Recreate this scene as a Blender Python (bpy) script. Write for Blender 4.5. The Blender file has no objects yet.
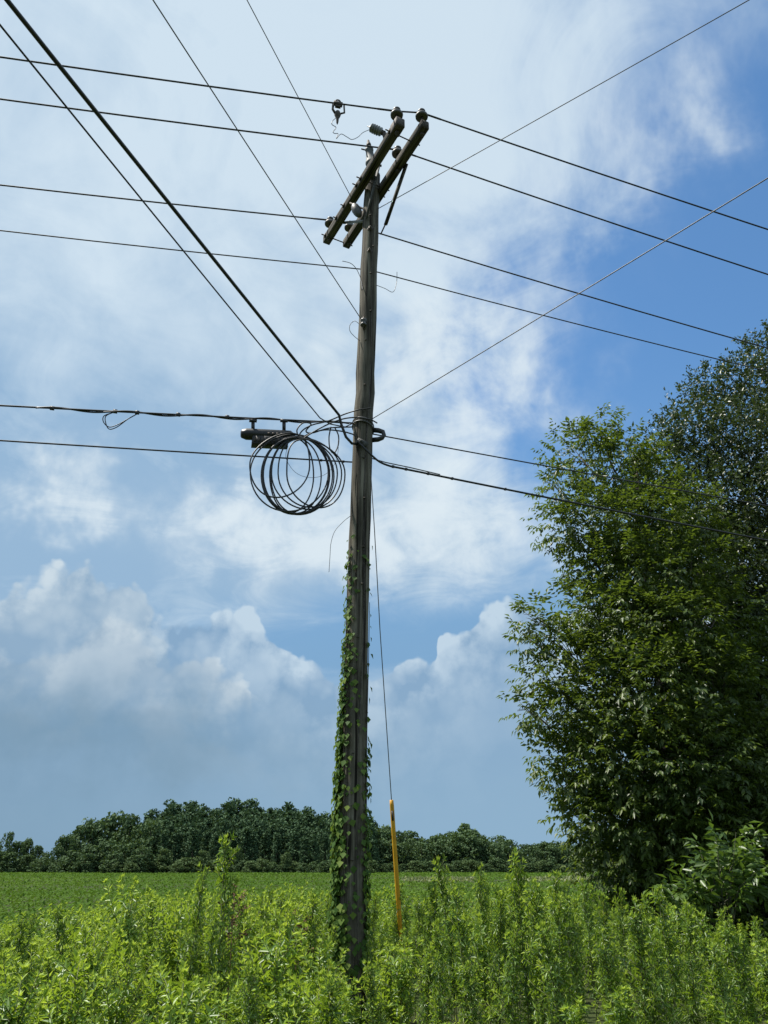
import bpy, math, random
import numpy as np
from mathutils import Vector

random.seed(7)
RNG = np.random.default_rng(11)
scene = bpy.context.scene
COL = scene.collection
R = math.radians

# ------------------------------------------------------------------ camera
TILT, FPX, EYE = R(24.88), 769.0, 1.6
HOR = 512 + FPX * math.tan(TILT)      # image row of the horizon
cam_d = bpy.data.cameras.new("camera")
cam = bpy.data.objects.new("camera", cam_d)
COL.objects.link(cam)
cam_d.sensor_fit = 'VERTICAL'
cam_d.sensor_height = 36.0
cam_d.lens = FPX / 1024 * 36.0
cam_d.clip_start = 0.05
cam_d.clip_end = 6000
cam.location = (0, 0, EYE)
cam.rotation_euler = (R(90) + TILT, 0, 0)
scene.camera = cam


def ray(px, py):
    a = (px - 384) / FPX
    b = (512 - py) / FPX
    return np.array([a, math.cos(TILT) - b * math.sin(TILT), math.sin(TILT) + b * math.cos(TILT)])


def at(px, py, Y):
    d = ray(px, py)
    s = Y / d[1]
    return np.array([d[0] * s, Y, EYE + d[2] * s])


def atz(px, py, Z):
    d = ray(px, py)
    s = (Z - EYE) / d[2]
    return np.array([d[0] * s, d[1] * s, Z])


def on_plane(px, py, P, u):
    """where the ray meets the vertical plane through P along the horizontal direction u"""
    d = ray(px, py)
    n = np.array([-u[1], u[0], 0.0])
    t = np.dot(np.asarray(P) - np.array([0, 0, EYE]), n) / np.dot(d, n)
    return np.array([0, 0, EYE]) + d * t


def azel(px, py):
    x, y, z = ray(px, py)
    return math.degrees(math.atan2(x, y)), math.degrees(math.atan2(z, math.hypot(x, y)))


# ------------------------------------------------------------------ materials
def new_mat(name):
    m = bpy.data.materials.new(name)
    m.use_nodes = True
    nt = m.node_tree
    for n in list(nt.nodes):
        nt.nodes.remove(n)
    out = nt.nodes.new("ShaderNodeOutputMaterial")
    return m, nt, out


def lin(r, g, b):
    f = lambda c: (c / 255 / 12.92) if c / 255 <= 0.04045 else ((c / 255 + 0.055) / 1.055) ** 2.4
    return (f(r), f(g), f(b))


def ramp(nt, fac, stops):
    n = nt.nodes.new("ShaderNodeValToRGB")
    e = n.color_ramp.elements
    while len(e) < len(stops):
        e.new(0.5)
    for k, (p, c) in enumerate(stops):
        e[k].position = p
        e[k].color = (*c, 1)
    nt.links.new(fac, n.inputs[0])
    return n.outputs[0]


def leaf_mat(name, stops, trans=0.35, trans_col=(0.22, 0.32, 0.03), rough=0.42, spec=0.35, patch=0.0, patch_scale=0.6, patch_cols=None):
    m, nt, out = new_mat(name)
    geo = nt.nodes.new("ShaderNodeNewGeometry")
    col = ramp(nt, geo.outputs["Random Per Island"], stops)
    if patch_cols:
        tc = nt.nodes.new("ShaderNodeTexCoord")
        nz = nt.nodes.new("ShaderNodeTexNoise")
        nz.inputs["Scale"].default_value = patch_scale
        nz.inputs["Detail"].default_value = 3
        nt.links.new(tc.outputs["Object"], nz.inputs["Vector"])
        c2 = ramp(nt, nz.outputs["Fac"], patch_cols)
        mx = nt.nodes.new("ShaderNodeMix")
        mx.data_type = 'RGBA'
        mx.inputs[0].default_value = patch
        nt.links.new(col, mx.inputs[6])
        nt.links.new(c2, mx.inputs[7])
        col = mx.outputs[2]
    p = nt.nodes.new("ShaderNodeBsdfPrincipled")
    p.inputs["Roughness"].default_value = rough
    p.inputs["Specular IOR Level"].default_value = spec
    nt.links.new(col, p.inputs["Base Color"])
    t = nt.nodes.new("ShaderNodeBsdfTranslucent")
    t.inputs["Color"].default_value = (*trans_col, 1)
    mix = nt.nodes.new("ShaderNodeMixShader")
    mix.inputs[0].default_value = trans
    nt.links.new(p.outputs[0], mix.inputs[1])
    nt.links.new(t.outputs[0], mix.inputs[2])
    nt.links.new(mix.outputs[0], out.inputs[0])
    return m


def plain_mat(name, c1, c2=None, scale=6.0, rough=0.6, metal=0.0, stretch=(1, 1, 1), bump=0.0, detail=6, spec=0.5):
    m, nt, out = new_mat(name)
    p = nt.nodes.new("ShaderNodeBsdfPrincipled")
    p.inputs["Roughness"].default_value = rough
    p.inputs["Metallic"].default_value = metal
    p.inputs["Specular IOR Level"].default_value = spec
    tc = nt.nodes.new("ShaderNodeTexCoord")
    mp = nt.nodes.new("ShaderNodeMapping")
    mp.inputs["Scale"].default_value = stretch
    nz = nt.nodes.new("ShaderNodeTexNoise")
    nz.inputs["Scale"].default_value = scale
    nz.inputs["Detail"].default_value = detail
    nz.inputs["Roughness"].default_value = 0.65
    nt.links.new(tc.outputs["Object"], mp.inputs[0])
    nt.links.new(mp.outputs[0], nz.inputs["Vector"])
    col = ramp(nt, nz.outputs["Fac"], [(0.32, c1), (0.68, c2 or c1)])
    nt.links.new(col, p.inputs["Base Color"])
    if bump:
        b = nt.nodes.new("ShaderNodeBump")
        b.inputs["Strength"].default_value = bump
        b.inputs["Distance"].default_value = 0.02
        nt.links.new(nz.outputs["Fac"], b.inputs["Height"])
        nt.links.new(b.outputs[0], p.inputs["Normal"])
    nt.links.new(p.outputs[0], out.inputs[0])
    return m


def wood_mat(name, dark, mid, light, grain=26.0, zs=0.035, axis='Z', turn=0.0):
    """weathered timber: long grain streaks, dark checks (cracks) and grey blotches"""
    m, nt, out = new_mat(name)
    p = nt.nodes.new("ShaderNodeBsdfPrincipled")
    p.inputs["Roughness"].default_value = 0.85
    p.inputs["Specular IOR Level"].default_value = 0.2
    tc = nt.nodes.new("ShaderNodeTexCoord")
    mp = nt.nodes.new("ShaderNodeMapping")
    sc = {'Z': (1, 1, zs), 'X': (zs, 1, 1)}[axis]
    mp.inputs["Scale"].default_value = sc
    mp0 = nt.nodes.new("ShaderNodeMapping")        # turn the timber's own length onto X first
    mp0.inputs["Rotation"].default_value = (0, 0, -turn)
    nt.links.new(tc.outputs["Object"], mp0.inputs[0])
    nt.links.new(mp0.outputs[0], mp.inputs[0])
    n1 = nt.nodes.new("ShaderNodeTexNoise")
    n1.inputs["Scale"].default_value = grain
    n1.inputs["Detail"].default_value = 8
    n1.inputs["Roughness"].default_value = 0.7
    nt.links.new(mp.outputs[0], n1.inputs["Vector"])
    n2 = nt.nodes.new("ShaderNodeTexNoise")
    n2.inputs["Scale"].default_value = 2.3
    n2.inputs["Detail"].default_value = 5
    nt.links.new(tc.outputs["Object"], n2.inputs["Vector"])
    col = ramp(nt, n1.outputs["Fac"], [(0.36, dark), (0.5, mid), (0.64, light)])
    blot = ramp(nt, n2.outputs["Fac"], [(0.35, (0.62, 0.62, 0.6)), (0.65, (1.1, 1.08, 1.04))])
    mul = nt.nodes.new("ShaderNodeMix")
    mul.data_type = 'RGBA'
    mul.blend_type = 'MULTIPLY'
    mul.inputs[0].default_value = 1.0
    nt.links.new(col, mul.inputs[6])
    nt.links.new(blot, mul.inputs[7])
    v = nt.nodes.new("ShaderNodeTexNoise")
    v.inputs["Scale"].default_value = grain * 0.8
    v.inputs["Detail"].default_value = 2
    mp2 = nt.nodes.new("ShaderNodeMapping")
    mp2.inputs["Scale"].default_value = tuple(s * (0.9 if s < 1 else 1.3) for s in sc)
    mp2.inputs["Location"].default_value = (3.1, 7.7, 1.3)
    nt.links.new(mp0.outputs[0], mp2.inputs[0])
    nt.links.new(mp2.outputs[0], v.inputs["Vector"])
    crack = ramp(nt, v.outputs["Fac"], [(0.37, (0.16, 0.15, 0.14)), (0.43, (1, 1, 1))])
    mul2 = nt.nodes.new("ShaderNodeMix")
    mul2.data_type = 'RGBA'
    mul2.blend_type = 'MULTIPLY'
    mul2.inputs[0].default_value = 1.0
    nt.links.new(mul.outputs[2], mul2.inputs[6])
    nt.links.new(crack, mul2.inputs[7])
    nt.links.new(mul2.outputs[2], p.inputs["Base Color"])
    b = nt.nodes.new("ShaderNodeBump")
    b.inputs["Strength"].default_value = 0.6
    b.inputs["Distance"].default_value = 0.012
    nt.links.new(n1.outputs["Fac"], b.inputs["Height"])
    nt.links.new(b.outputs[0], p.inputs["Normal"])
    nt.links.new(p.outputs[0], out.inputs[0])
    return m


MT = {}
MT['pole'] = wood_mat('pole_wood', (0.042, 0.036, 0.028), (0.125, 0.112, 0.088), (0.235, 0.215, 0.175))
MT['arm'] = wood_mat('arm_wood', (0.035, 0.031, 0.025), (0.085, 0.077, 0.063), (0.155, 0.143, 0.12), axis='X', turn=math.atan2(-1.85, 0.98))
MT['brace'] = wood_mat('brace_wood', (0.03, 0.026, 0.02), (0.06, 0.052, 0.04), (0.11, 0.1, 0.075))
MT['steel'] = plain_mat('galvanized_steel', (0.05, 0.05, 0.047), (0.10, 0.10, 0.095), 30, 0.75, 0.1)
MT['rust'] = plain_mat('dull_steel', (0.045, 0.038, 0.032), (0.12, 0.1, 0.085), 40, 0.7, 0.4)
MT['porcelain'] = plain_mat('grey_porcelain', (0.075, 0.070, 0.069), (0.12, 0.113, 0.111), 9, 0.5)
MT['porcelain_pale'] = plain_mat('pale_porcelain', (0.2, 0.205, 0.2), (0.3, 0.3, 0.29), 9, 0.45)
MT['cutout_grey'] = plain_mat('grey_housing', (0.085, 0.092, 0.09), (0.14, 0.15, 0.147), 14, 0.65)
MT['conductor'] = plain_mat('weathered_aluminium', (0.035, 0.036, 0.038), (0.07, 0.07, 0.072), 20, 0.6, 0.3)
MT['strand'] = plain_mat('strand_steel', (0.09, 0.09, 0.09), (0.17, 0.17, 0.17), 20, 0.5, 0.5)
MT['rubber'] = plain_mat('black_sheath', (0.012, 0.012, 0.013), (0.025, 0.025, 0.026), 12, 0.45, 0.0)
MT['yellow'] = plain_mat('yellow_plastic', (0.50, 0.24, 0.010), (0.74, 0.38, 0.014), 7, 0.5)
MT['bark'] = plain_mat('bark', (0.05, 0.04, 0.03), (0.14, 0.115, 0.09), 14, 0.9, stretch=(1, 1, 0.2), bump=0.8)

MT['weed'] = leaf_mat('weed_leaf', [(0.0, (0.060, 0.130, 0.020)), (0.5, (0.125, 0.225, 0.030)), (1.0, (0.23, 0.34, 0.048))],
                      0.34, (0.38, 0.54, 0.035), rough=0.4, spec=0.45)
MT['weed_tip'] = leaf_mat('weed_young_leaf', [(0.0, (0.24, 0.37, 0.055)), (1.0, (0.44, 0.56, 0.10))], 0.42, (0.50, 0.62, 0.06), rough=0.5)
MT['stalk'] = leaf_mat('stalk_leaf', [(0.0, (0.048, 0.105, 0.017)), (0.5, (0.092, 0.175, 0.025)), (1.0, (0.17, 0.27, 0.038))],
                       0.30, (0.30, 0.46, 0.028), rough=0.38, spec=0.5)
MT['stalk_tip'] = leaf_mat('stalk_young_leaf', [(0.0, (0.15, 0.26, 0.035)), (1.0, (0.40, 0.52, 0.08))], 0.42, (0.45, 0.58, 0.06), rough=0.5)
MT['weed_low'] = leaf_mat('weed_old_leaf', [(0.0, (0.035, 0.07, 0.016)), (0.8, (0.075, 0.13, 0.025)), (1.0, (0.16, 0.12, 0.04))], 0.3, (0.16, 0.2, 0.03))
MT['weed_stem'] = plain_mat('weed_stem', (0.08, 0.11, 0.03), (0.15, 0.16, 0.06), 12, 0.7)
MT['sapling_stem'] = plain_mat('sapling_stem', (0.03, 0.035, 0.018), (0.06, 0.06, 0.03), 12, 0.8)
MT['dry'] = plain_mat('dry_stalk', (0.085, 0.042, 0.02), (0.17, 0.09, 0.042), 20, 0.85)
MT['pecan'] = leaf_mat('compound_leaf', [(0.0, (0.028, 0.054, 0.014)), (0.55, (0.054, 0.090, 0.020)), (1.0, (0.125, 0.165, 0.036))],
                       0.25, (0.20, 0.29, 0.025), rough=0.42, spec=0.32, patch=0.35, patch_scale=0.9,
                       patch_cols=[(0.42, (0.030, 0.058, 0.015)), (0.70, (0.15, 0.19, 0.026))])
MT['oak'] = leaf_mat('small_leaf', [(0.0, (0.03, 0.05, 0.02)), (0.6, (0.052, 0.078, 0.03)), (1.0, (0.085, 0.11, 0.045))],
                     0.18, (0.09, 0.14, 0.02), rough=0.40, spec=0.4)
MT['sapling'] = leaf_mat('broad_leaf', [(0.0, (0.04, 0.08, 0.018)), (1.0, (0.10, 0.16, 0.035))], 0.25, (0.18, 0.3, 0.03), rough=0.38)
MT['vine'] = leaf_mat('vine_leaf', [(0.0, (0.04, 0.09, 0.018)), (0.7, (0.085, 0.155, 0.026)), (1.0, (0.19, 0.26, 0.05))], 0.3, (0.2, 0.3, 0.03), rough=0.6, spec=0.2)
MT['pine_f'] = leaf_mat('hazed_pine_needles', [(0.0, (0.040, 0.080, 0.042)), (1.0, (0.085, 0.142, 0.068))], 0.15, (0.06, 0.1, 0.02), rough=0.7, spec=0.1)  # needle colour lightened and blued to stand in for distance haze
MT['broad_f'] = leaf_mat('hazed_distant_leaf', [(0.0, (0.048, 0.088, 0.042)), (1.0, (0.10, 0.152, 0.066))], 0.2, (0.08, 0.13, 0.02), rough=0.7, spec=0.1)  # aerial haze painted into the leaf colour: paler, bluer green
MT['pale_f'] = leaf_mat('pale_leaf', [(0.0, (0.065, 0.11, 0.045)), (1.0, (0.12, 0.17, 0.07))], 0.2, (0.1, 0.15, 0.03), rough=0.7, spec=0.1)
MT['crop'] = leaf_mat('crop_leaf', [(0.0, (0.052, 0.108, 0.017)), (0.6, (0.072, 0.140, 0.022)), (1.0, (0.100, 0.170, 0.030))],
                      0.22, (0.12, 0.22, 0.02), rough=0.8, spec=0.06, patch=0.45, patch_scale=0.035,
                      patch_cols=[(0.38, (0.052, 0.112, 0.017)), (0.62, (0.110, 0.175, 0.028))])
MT['pale_weed'] = leaf_mat('bleached_grass', [(0.0, (0.16, 0.2, 0.07)), (1.0, (0.3, 0.32, 0.16))], 0.3, (0.25, 0.3, 0.08))


# ------------------------------------------------------------------ mesh helpers
def mesh_np(name, verts, faces, mats, midx=None, smooth=False):
    """verts (N,3); faces a list of (M,k) int arrays"""
    me = bpy.data.meshes.new(name)
    verts = np.ascontiguousarray(verts, dtype=np.float32)
    me.vertices.add(len(verts))
    me.vertices.foreach_set("co", verts.ravel())
    loops = np.concatenate([f.ravel() for f in faces]).astype(np.int32)
    sizes = np.concatenate([np.full(len(f), f.shape[1], dtype=np.int32) for f in faces])
    starts = np.concatenate([[0], np.cumsum(sizes)[:-1]]).astype(np.int32)
    me.loops.add(len(loops))
    me.loops.foreach_set("vertex_index", loops)
    me.polygons.add(len(sizes))
    me.polygons.foreach_set("loop_start", starts)
    for m in (mats if isinstance(mats, (list, tuple)) else [mats]):
        me.materials.append(m)
    if midx is not None:
        me.polygons.foreach_set("material_index", np.asarray(midx, dtype=np.int32))
    if smooth:
        me.polygons.foreach_set("use_smooth", np.ones(len(sizes), dtype=bool))
    me.update(calc_edges=True)
    return me


class MB:
    """collects shapes, then links them as ONE mesh object"""
    def __init__(self):
        self.v, self.q, self.t, self.n = [], [], [], 0

    def add(self, v, q=None, t=None):
        self.v.append(np.asarray(v, dtype=float))
        if q is not None and len(q):
            self.q.append(np.asarray(q) + self.n)
        if t is not None and len(t):
            self.t.append(np.asarray(t) + self.n)
        self.n += len(v)
        return self

    def tube(self, pts, rad, sides=8, cap=True):
        pts = np.asarray(pts, dtype=float)
        n = len(pts)
        rad = np.broadcast_to(np.asarray(rad, dtype=float), (n,))
        tan = np.gradient(pts, axis=0)
        tan /= np.linalg.norm(tan, axis=1)[:, None] + 1e-12
        ref = np.array([0, 0, 1.0]) if abs(tan[0][2]) < 0.9 else np.array([1.0, 0, 0])
        a = np.cross(tan[0], ref)
        a /= np.linalg.norm(a)
        th = np.linspace(0, 2 * np.pi, sides, endpoint=False)
        vs = []
        for i in range(n):
            a = a - tan[i] * np.dot(a, tan[i])
            a /= np.linalg.norm(a) + 1e-12
            b = np.cross(tan[i], a)
            vs.append(pts[i] + rad[i] * (np.cos(th)[:, None] * a + np.sin(th)[:, None] * b))
        v = np.concatenate(vs)
        q = []
        for i in range(n - 1):
            for k in range(sides):
                q.append((i * sides + k, i * sides + (k + 1) % sides, (i + 1) * sides + (k + 1) % sides, (i + 1) * sides + k))
        t = []
        if cap:
            v = np.concatenate([v, pts[:1], pts[-1:]])
            c0, c1 = n * sides, n * sides + 1
            for k in range(sides):
                t.append((c0, (k + 1) % sides, k))
                t.append((c1, (n - 1) * sides + k, (n - 1) * sides + (k + 1) % sides))
        return self.add(v, q, t)

    def lathe(self, base, axis, prof, sides=14):
        """prof: list of (distance along the axis, radius)"""
        base = np.asarray(base, dtype=float)
        axis = np.asarray(axis, dtype=float)
        axis = axis / np.linalg.norm(axis)
        ref = np.array([0, 0, 1.0]) if abs(axis[2]) < 0.9 else np.array([1.0, 0, 0])
        a = np.cross(axis, ref)
        a /= np.linalg.norm(a)
        b = np.cross(axis, a)
        th = np.linspace(0, 2 * np.pi, sides, endpoint=False)
        v, q = [], []
        for h, r in prof:
            v.append(base + axis * h + max(r, 1e-4) * (np.cos(th)[:, None] * a + np.sin(th)[:, None] * b))
        for i in range(len(prof) - 1):
            for k in range(sides):
                q.append((i * sides + k, i * sides + (k + 1) % sides, (i + 1) * sides + (k + 1) % sides, (i + 1) * sides + k))
        n = len(prof)
        v = np.concatenate(v + [[base + axis * prof[0][0]], [base + axis * prof[-1][0]]])
        t = []
        for k in range(sides):
            t.append((n * sides, (k + 1) % sides, k))
            t.append((n * sides + 1, (n - 1) * sides + k, (n - 1) * sides + (k + 1) % sides))
        return self.add(v, q, t)

    def box(self, c, ax, ay, az, hx, hy, hz, bev=0.0):
        """oriented box with chamfered long edges"""
        c = np.asarray(c, dtype=float)
        ax, ay, az = [np.asarray(k, dtype=float) / np.linalg.norm(k) for k in (ax, ay, az)]
        b = bev
        sec = [(-hy + b, -hz), (hy - b, -hz), (hy, -hz + b), (hy, hz - b), (hy - b, hz), (-hy + b, hz), (-hy, hz - b), (-hy, -hz + b)] if b else \
              [(-hy, -hz), (hy, -hz), (hy, hz), (-hy, hz)]
        n = len(sec)
        v = []
        for sx in (-hx, hx):
            for y, z in sec:
                v.append(c + ax * sx + ay * y + az * z)
        q = [(k, (k + 1) % n, n + (k + 1) % n, n + k) for k in range(n)]
        t = []
        v.append(c - ax * hx)
        v.append(c + ax * hx)
        for k in range(n):
            t.append((2 * n, (k + 1) % n, k))
            t.append((2 * n + 1, n + k, n + (k + 1) % n))
        return self.add(v, q, t)

    def mesh(self, name, mat, smooth=False):
        fs = []
        if self.q:
            fs.append(np.concatenate(self.q))
        if self.t:
            fs.append(np.concatenate(self.t))
        return mesh_np(name, np.concatenate(self.v), fs, mat, smooth=smooth)

    def build(self, name, mat, parent=None, smooth=True, origin=None):
        if origin is not None:
            self.v = [k - np.asarray(origin) for k in self.v]
        return link(name, self.mesh(name, mat, smooth), parent, origin if parent is None else None)


def link(name, me, parent=None, loc=None):
    o = bpy.data.objects.new(name, me)
    COL.objects.link(o)
    if parent is not None:
        o.parent = parent
    if loc is not None:
        o.location = tuple(float(k) for k in loc)
    return o


def tag(o, label, cat, group=None, kind=None):
    o['label'] = label
    o['category'] = cat
    if group:
        o['group'] = group
    if kind:
        o['kind'] = kind
    return o


def thing(name, label, cat, loc=(0, 0, 0), group=None):
    o = bpy.data.objects.new(name, None)
    o.empty_display_size = 0.2
    COL.objects.link(o)
    o.location = tuple(float(k) for k in loc)
    return tag(o, label, cat, group)


def unit(v):
    return v / (np.linalg.norm(v, axis=-1, keepdims=True) + 1e-12)


def leaf_batch(P, D, N, L, W, fold=0.25, droop=0.15, wide=0.42):
    """one kite leaf folded along its midrib per row: base P, direction D, upper side N"""
    n = len(P)
    D = unit(D)
    S = unit(np.cross(D, N))
    N = np.cross(S, D)
    L = np.broadcast_to(L, (n,))[:, None]
    W = np.broadcast_to(W, (n,))[:, None]
    mid = P + D * L * wide
    tip = P + D * L - N * L * droop
    l = mid + S * W * 0.5 + N * W * fold
    r = mid - S * W * 0.5 + N * W * fold
    V = np.stack([P, r, tip, l], axis=1).reshape(-1, 3)
    i = np.arange(n)[:, None] * 4
    F = np.concatenate([i + np.array([[0, 1, 2]]), i + np.array([[0, 2, 3]])], axis=1).reshape(-1, 3)
    return V, F


def cat_batches(bs):
    V, F, I, n = [], [], [], 0
    for k, (v, f) in enumerate(bs):
        V.append(v)
        F.append(f + n)
        I.append(np.full(len(f), k))
        n += len(v)
    return np.concatenate(V), np.concatenate(F), np.concatenate(I)


def rdir(n):
    return unit(RNG.normal(size=(n, 3)))


# ------------------------------------------------------------------ world
SUN_AZ, SUN_EL = -82.0, 63.0        # degrees from +Y towards +X, above the horizon
SKY_STRENGTH = 0.1
EXPOSURE = 0.5
DIM = 2 ** -EXPOSURE              # clouds keep their brightness in the picture while the sunlit ground gains


def build_world():
    w = bpy.data.worlds.new("World")
    scene.world = w
    w.use_nodes = True
    nt = w.node_tree
    for n in list(nt.nodes):
        nt.nodes.remove(n)
    L = nt.links

    def sock(x, inp):
        if isinstance(x, (int, float)):
            inp.default_value = x
        else:
            L.new(x, inp)

    def M(op, a, b=None, c=None, clamp=False):
        n = nt.nodes.new("ShaderNodeMath")
        n.operation = op
        n.use_clamp = clamp
        sock(a, n.inputs[0])
        if b is not None:
            sock(b, n.inputs[1])
        if c is not None:
            sock(c, n.inputs[2])
        return n.outputs[0]

    def sstep(x, lo, hi):
        n = nt.nodes.new("ShaderNodeMapRange")
        n.interpolation_type = 'SMOOTHSTEP'
        sock(x, n.inputs[0])
        n.inputs[1].default_value = lo
        n.inputs[2].default_value = hi
        return n.outputs[0]

    def noise(vec, scale, detail=6, rough=0.55, dist=0.0, off=(0, 0, 0), color=False, dim='3D'):
        mp = nt.nodes.new("ShaderNodeMapping")
        mp.inputs["Location"].default_value = off
        L.new(vec, mp.inputs[0])
        n = nt.nodes.new("ShaderNodeTexNoise")
        n.noise_dimensions = dim
        n.inputs["Scale"].default_value = scale
        n.inputs["Detail"].default_value = detail
        n.inputs["Roughness"].default_value = rough
        n.inputs["Distortion"].default_value = dist
        L.new(mp.outputs[0], n.inputs["Vector"])
        return n.outputs["Color" if color else "Fac"]

    def rgb(r, g, b):
        n = nt.nodes.new("ShaderNodeRGB")
        c = lin(r, g, b)
        n.outputs[0].default_value = tuple(k * DIM / SKY_STRENGTH for k in c) + (1,)
        return n.outputs[0]

    def mixc(f, a, b):
        n = nt.nodes.new("ShaderNodeMix")
        n.data_type = 'RGBA'
        n.clamp_factor = True
        sock(f, n.inputs[0])
        L.new(a, n.inputs[6])
        L.new(b, n.inputs[7])
        return n.outputs[2]

    def comb(x, y, z):
        n = nt.nodes.new("ShaderNodeCombineXYZ")
        sock(x, n.inputs[0]); sock(y, n.inputs[1]); sock(z, n.inputs[2])
        return n.outputs[0]

    tc = nt.nodes.new("ShaderNodeTexCoord")
    D = tc.outputs["Generated"]
    sp = nt.nodes.new("ShaderNodeSeparateXYZ")
    L.new(D, sp.inputs[0])
    x, y, z = sp.outputs
    az0 = M('MULTIPLY', M('ARCTAN2', x, y), 57.29578)
    el0 = M('MULTIPLY', M('ARCSINE', M('MINIMUM', M('MAXIMUM', z, -1.0), 1.0)), 57.29578)
    # a high flat layer: perspective towards the horizon
    zz = M('ADD', M('MAXIMUM', z, 0.0), 0.12)
    flat = comb(M('DIVIDE', x, zz), M('DIVIDE', y, zz), 0.0)
    ang = comb(M('MULTIPLY', az0, 0.0175), M('MULTIPLY', el0, 0.0175), 0.0)

    f1 = noise(flat, 1.6, 5, 0.58, 0.6, (2.0, 0.4, 0), dim='2D')
    f2 = noise(flat, 4.2, 6, 0.62, 0.5, (5.0, 1.4, 0), dim='2D')
    f3 = noise(ang, 11.0, 6, 0.58, 0.0, (0.3, 2.4, 0), dim='2D')
    wc = noise(ang, 9.0, 4, 0.6, 0.0, (1.7, 4.2, 0), dim='2D', color=True)
    ws = nt.nodes.new("ShaderNodeSeparateColor")
    L.new(wc, ws.inputs[0])
    wa = M('SUBTRACT', ws.outputs[0], 0.5)
    we = M('SUBTRACT', ws.outputs[1], 0.5)
    azw = M('MULTIPLY_ADD', wa, 14.0, az0)
    elw = M('MULTIPLY_ADD', we, 9.0, el0)
    # one field of billows for every heap cloud: rounded cells at three sizes
    vo = nt.nodes.new("ShaderNodeTexVoronoi")
    vo.voronoi_dimensions = '2D'
    vo.feature = 'F1'
    vo.inputs["Scale"].default_value = 15.0
    vo.inputs["Detail"].default_value = 2.0
    vo.inputs["Roughness"].default_value = 0.5
    vo.inputs["Lacunarity"].default_value = 2.2
    L.new(comb(M('MULTIPLY', M('MULTIPLY_ADD', wa, 1.6, az0), 0.0175), M('MULTIPLY', M('MULTIPLY_ADD', we, 1.6, el0), 0.0175), 0.0), vo.inputs["Vector"])
    bil = vo.outputs["Distance"]

    def blob(px, py, sx, sy, amp, a=azw, e=elw):
        ca, ce = azel(px, py)
        dx = M('MULTIPLY_ADD', a, 1.0 / sx, -ca / sx)
        dy = M('MULTIPLY_ADD', e, 1.0 / sy, -ce / sy)
        r = M('MULTIPLY_ADD', dx, dx, M('MULTIPLY', dy, dy))
        return M('MULTIPLY', M('POWER', 0.6065, r), amp)

    def total(bs):
        t = bs[0]
        for b in bs[1:]:
            t = M('ADD', t, b)
        return t

    # --- clear air
    sky = nt.nodes.new("ShaderNodeTexSky")
    sky.sky_type = 'NISHITA'
    sky.sun_disc = False
    sky.sun_elevation = R(SUN_EL)
    sky.sun_rotation = R(SUN_AZ)
    sky.air_density = 1.0
    sky.dust_density = 0.4
    sky.ozone_density = 1.0
    tint = nt.nodes.new("ShaderNodeMix")
    tint.data_type = 'RGBA'
    tint.blend_type = 'MULTIPLY'
    tint.inputs[0].default_value = 1.0
    L.new(sky.outputs[0], tint.inputs[6])
    tint.inputs[7].default_value = CLEAR_TINT
    base = tint.outputs[2]

    base = mixc(M('MULTIPLY', M('SUBTRACT', 1.0, sstep(el0, 12.0, 36.0)), 0.9), base, rgb(126, 165, 200))
    # --- thin high veil with clear holes
    holes = total([blob(800, 195, 13, 12, 0.92), blob(605, 375, 8, 5.0, 0.75), blob(735, 330, 10, 7, 0.75),
                   blob(335, 650, 10, 2.0, 0.9, az0, el0), blob(470, 628, 14, 2.4, 0.7, az0, el0), blob(580, 520, 6, 6, 0.55),
                   blob(130, 490, 11, 6, 0.15), blob(660, 60, 7, 9, 0.16), blob(40, 290, 14, 11, -0.5), blob(150, 545, 14, 4, -0.45)])
    veil = M('SUBTRACT', M('MULTIPLY_ADD', M('SUBTRACT', f1, 0.5), 0.75, 1.0), holes)
    veil = M('MULTIPLY_ADD', M('SUBTRACT', f2, 0.5), 0.9, veil)
    veil = sstep(veil, -0.12, 1.12)
    shade = M('ADD', M('MULTIPLY', f1, 0.45), M('ADD', M('MULTIPLY', f2, 0.4), M('MULTIPLY', f3, 0.15)))
    shade = M('MULTIPLY_ADD', M('SUBTRACT', shade, 0.5), 2.6, 0.62)
    grey = total([blob(30, 320, 14, 8, 0.12), blob(150, 480, 16, 7, 0.50), blob(120, 320, 16, 7, -0.28), blob(250, 350, 8, 5, 0.15), blob(60, 520, 10, 6, 0.3), blob(370, 600, 20, 4, 0.3), blob(420, 375, 4, 2.0, 0.25)])
    glow = total([blob(330, 60, 22, 15, 0.32), blob(440, 190, 9, 9, 0.15)])
    shade = M('ADD', M('SUBTRACT', shade, grey), glow, clamp=True)
    veil_c = mixc(shade, rgb(152, 184, 213), rgb(212, 229, 241))
    col = mixc(M('MULTIPLY', veil, 0.94), base, veil_c)

    # --- brighter ragged streaks inside the veil
    st = total([blob(440, 335, 8, 4.5, 0.75), blob(330, 545, 10, 2.6, 0.70, az0, el0), blob(440, 530, 9, 3, 0.62, az0, el0), blob(480, 420, 7, 5, 0.35), blob(240, 508, 2.2, 3.0, 0.62),
                blob(50, 475, 3.0, 2.2, 0.70), blob(62, 515, 2.5, 1.6, 0.5), blob(150, 500, 4, 1.4, 0.35), blob(660, 118, 4, 2.5, 0.3), blob(690, 50, 9, 5, 0.22), blob(600, 160, 7, 6, 0.25), blob(215, 385, 9, 2.5, 0.2), blob(400, 405, 5, 2, 0.35)])
    stn = M('ADD', M('MULTIPLY', f3, 1.1), M('MULTIPLY', f2, 0.9))
    streak = sstep(M('MULTIPLY', st, M('SUBTRACT', stn, 0.42)), 0.05, 0.80)
    col = mixc(M('MULTIPLY', streak, 0.85), col, rgb(226, 238, 245))

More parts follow.
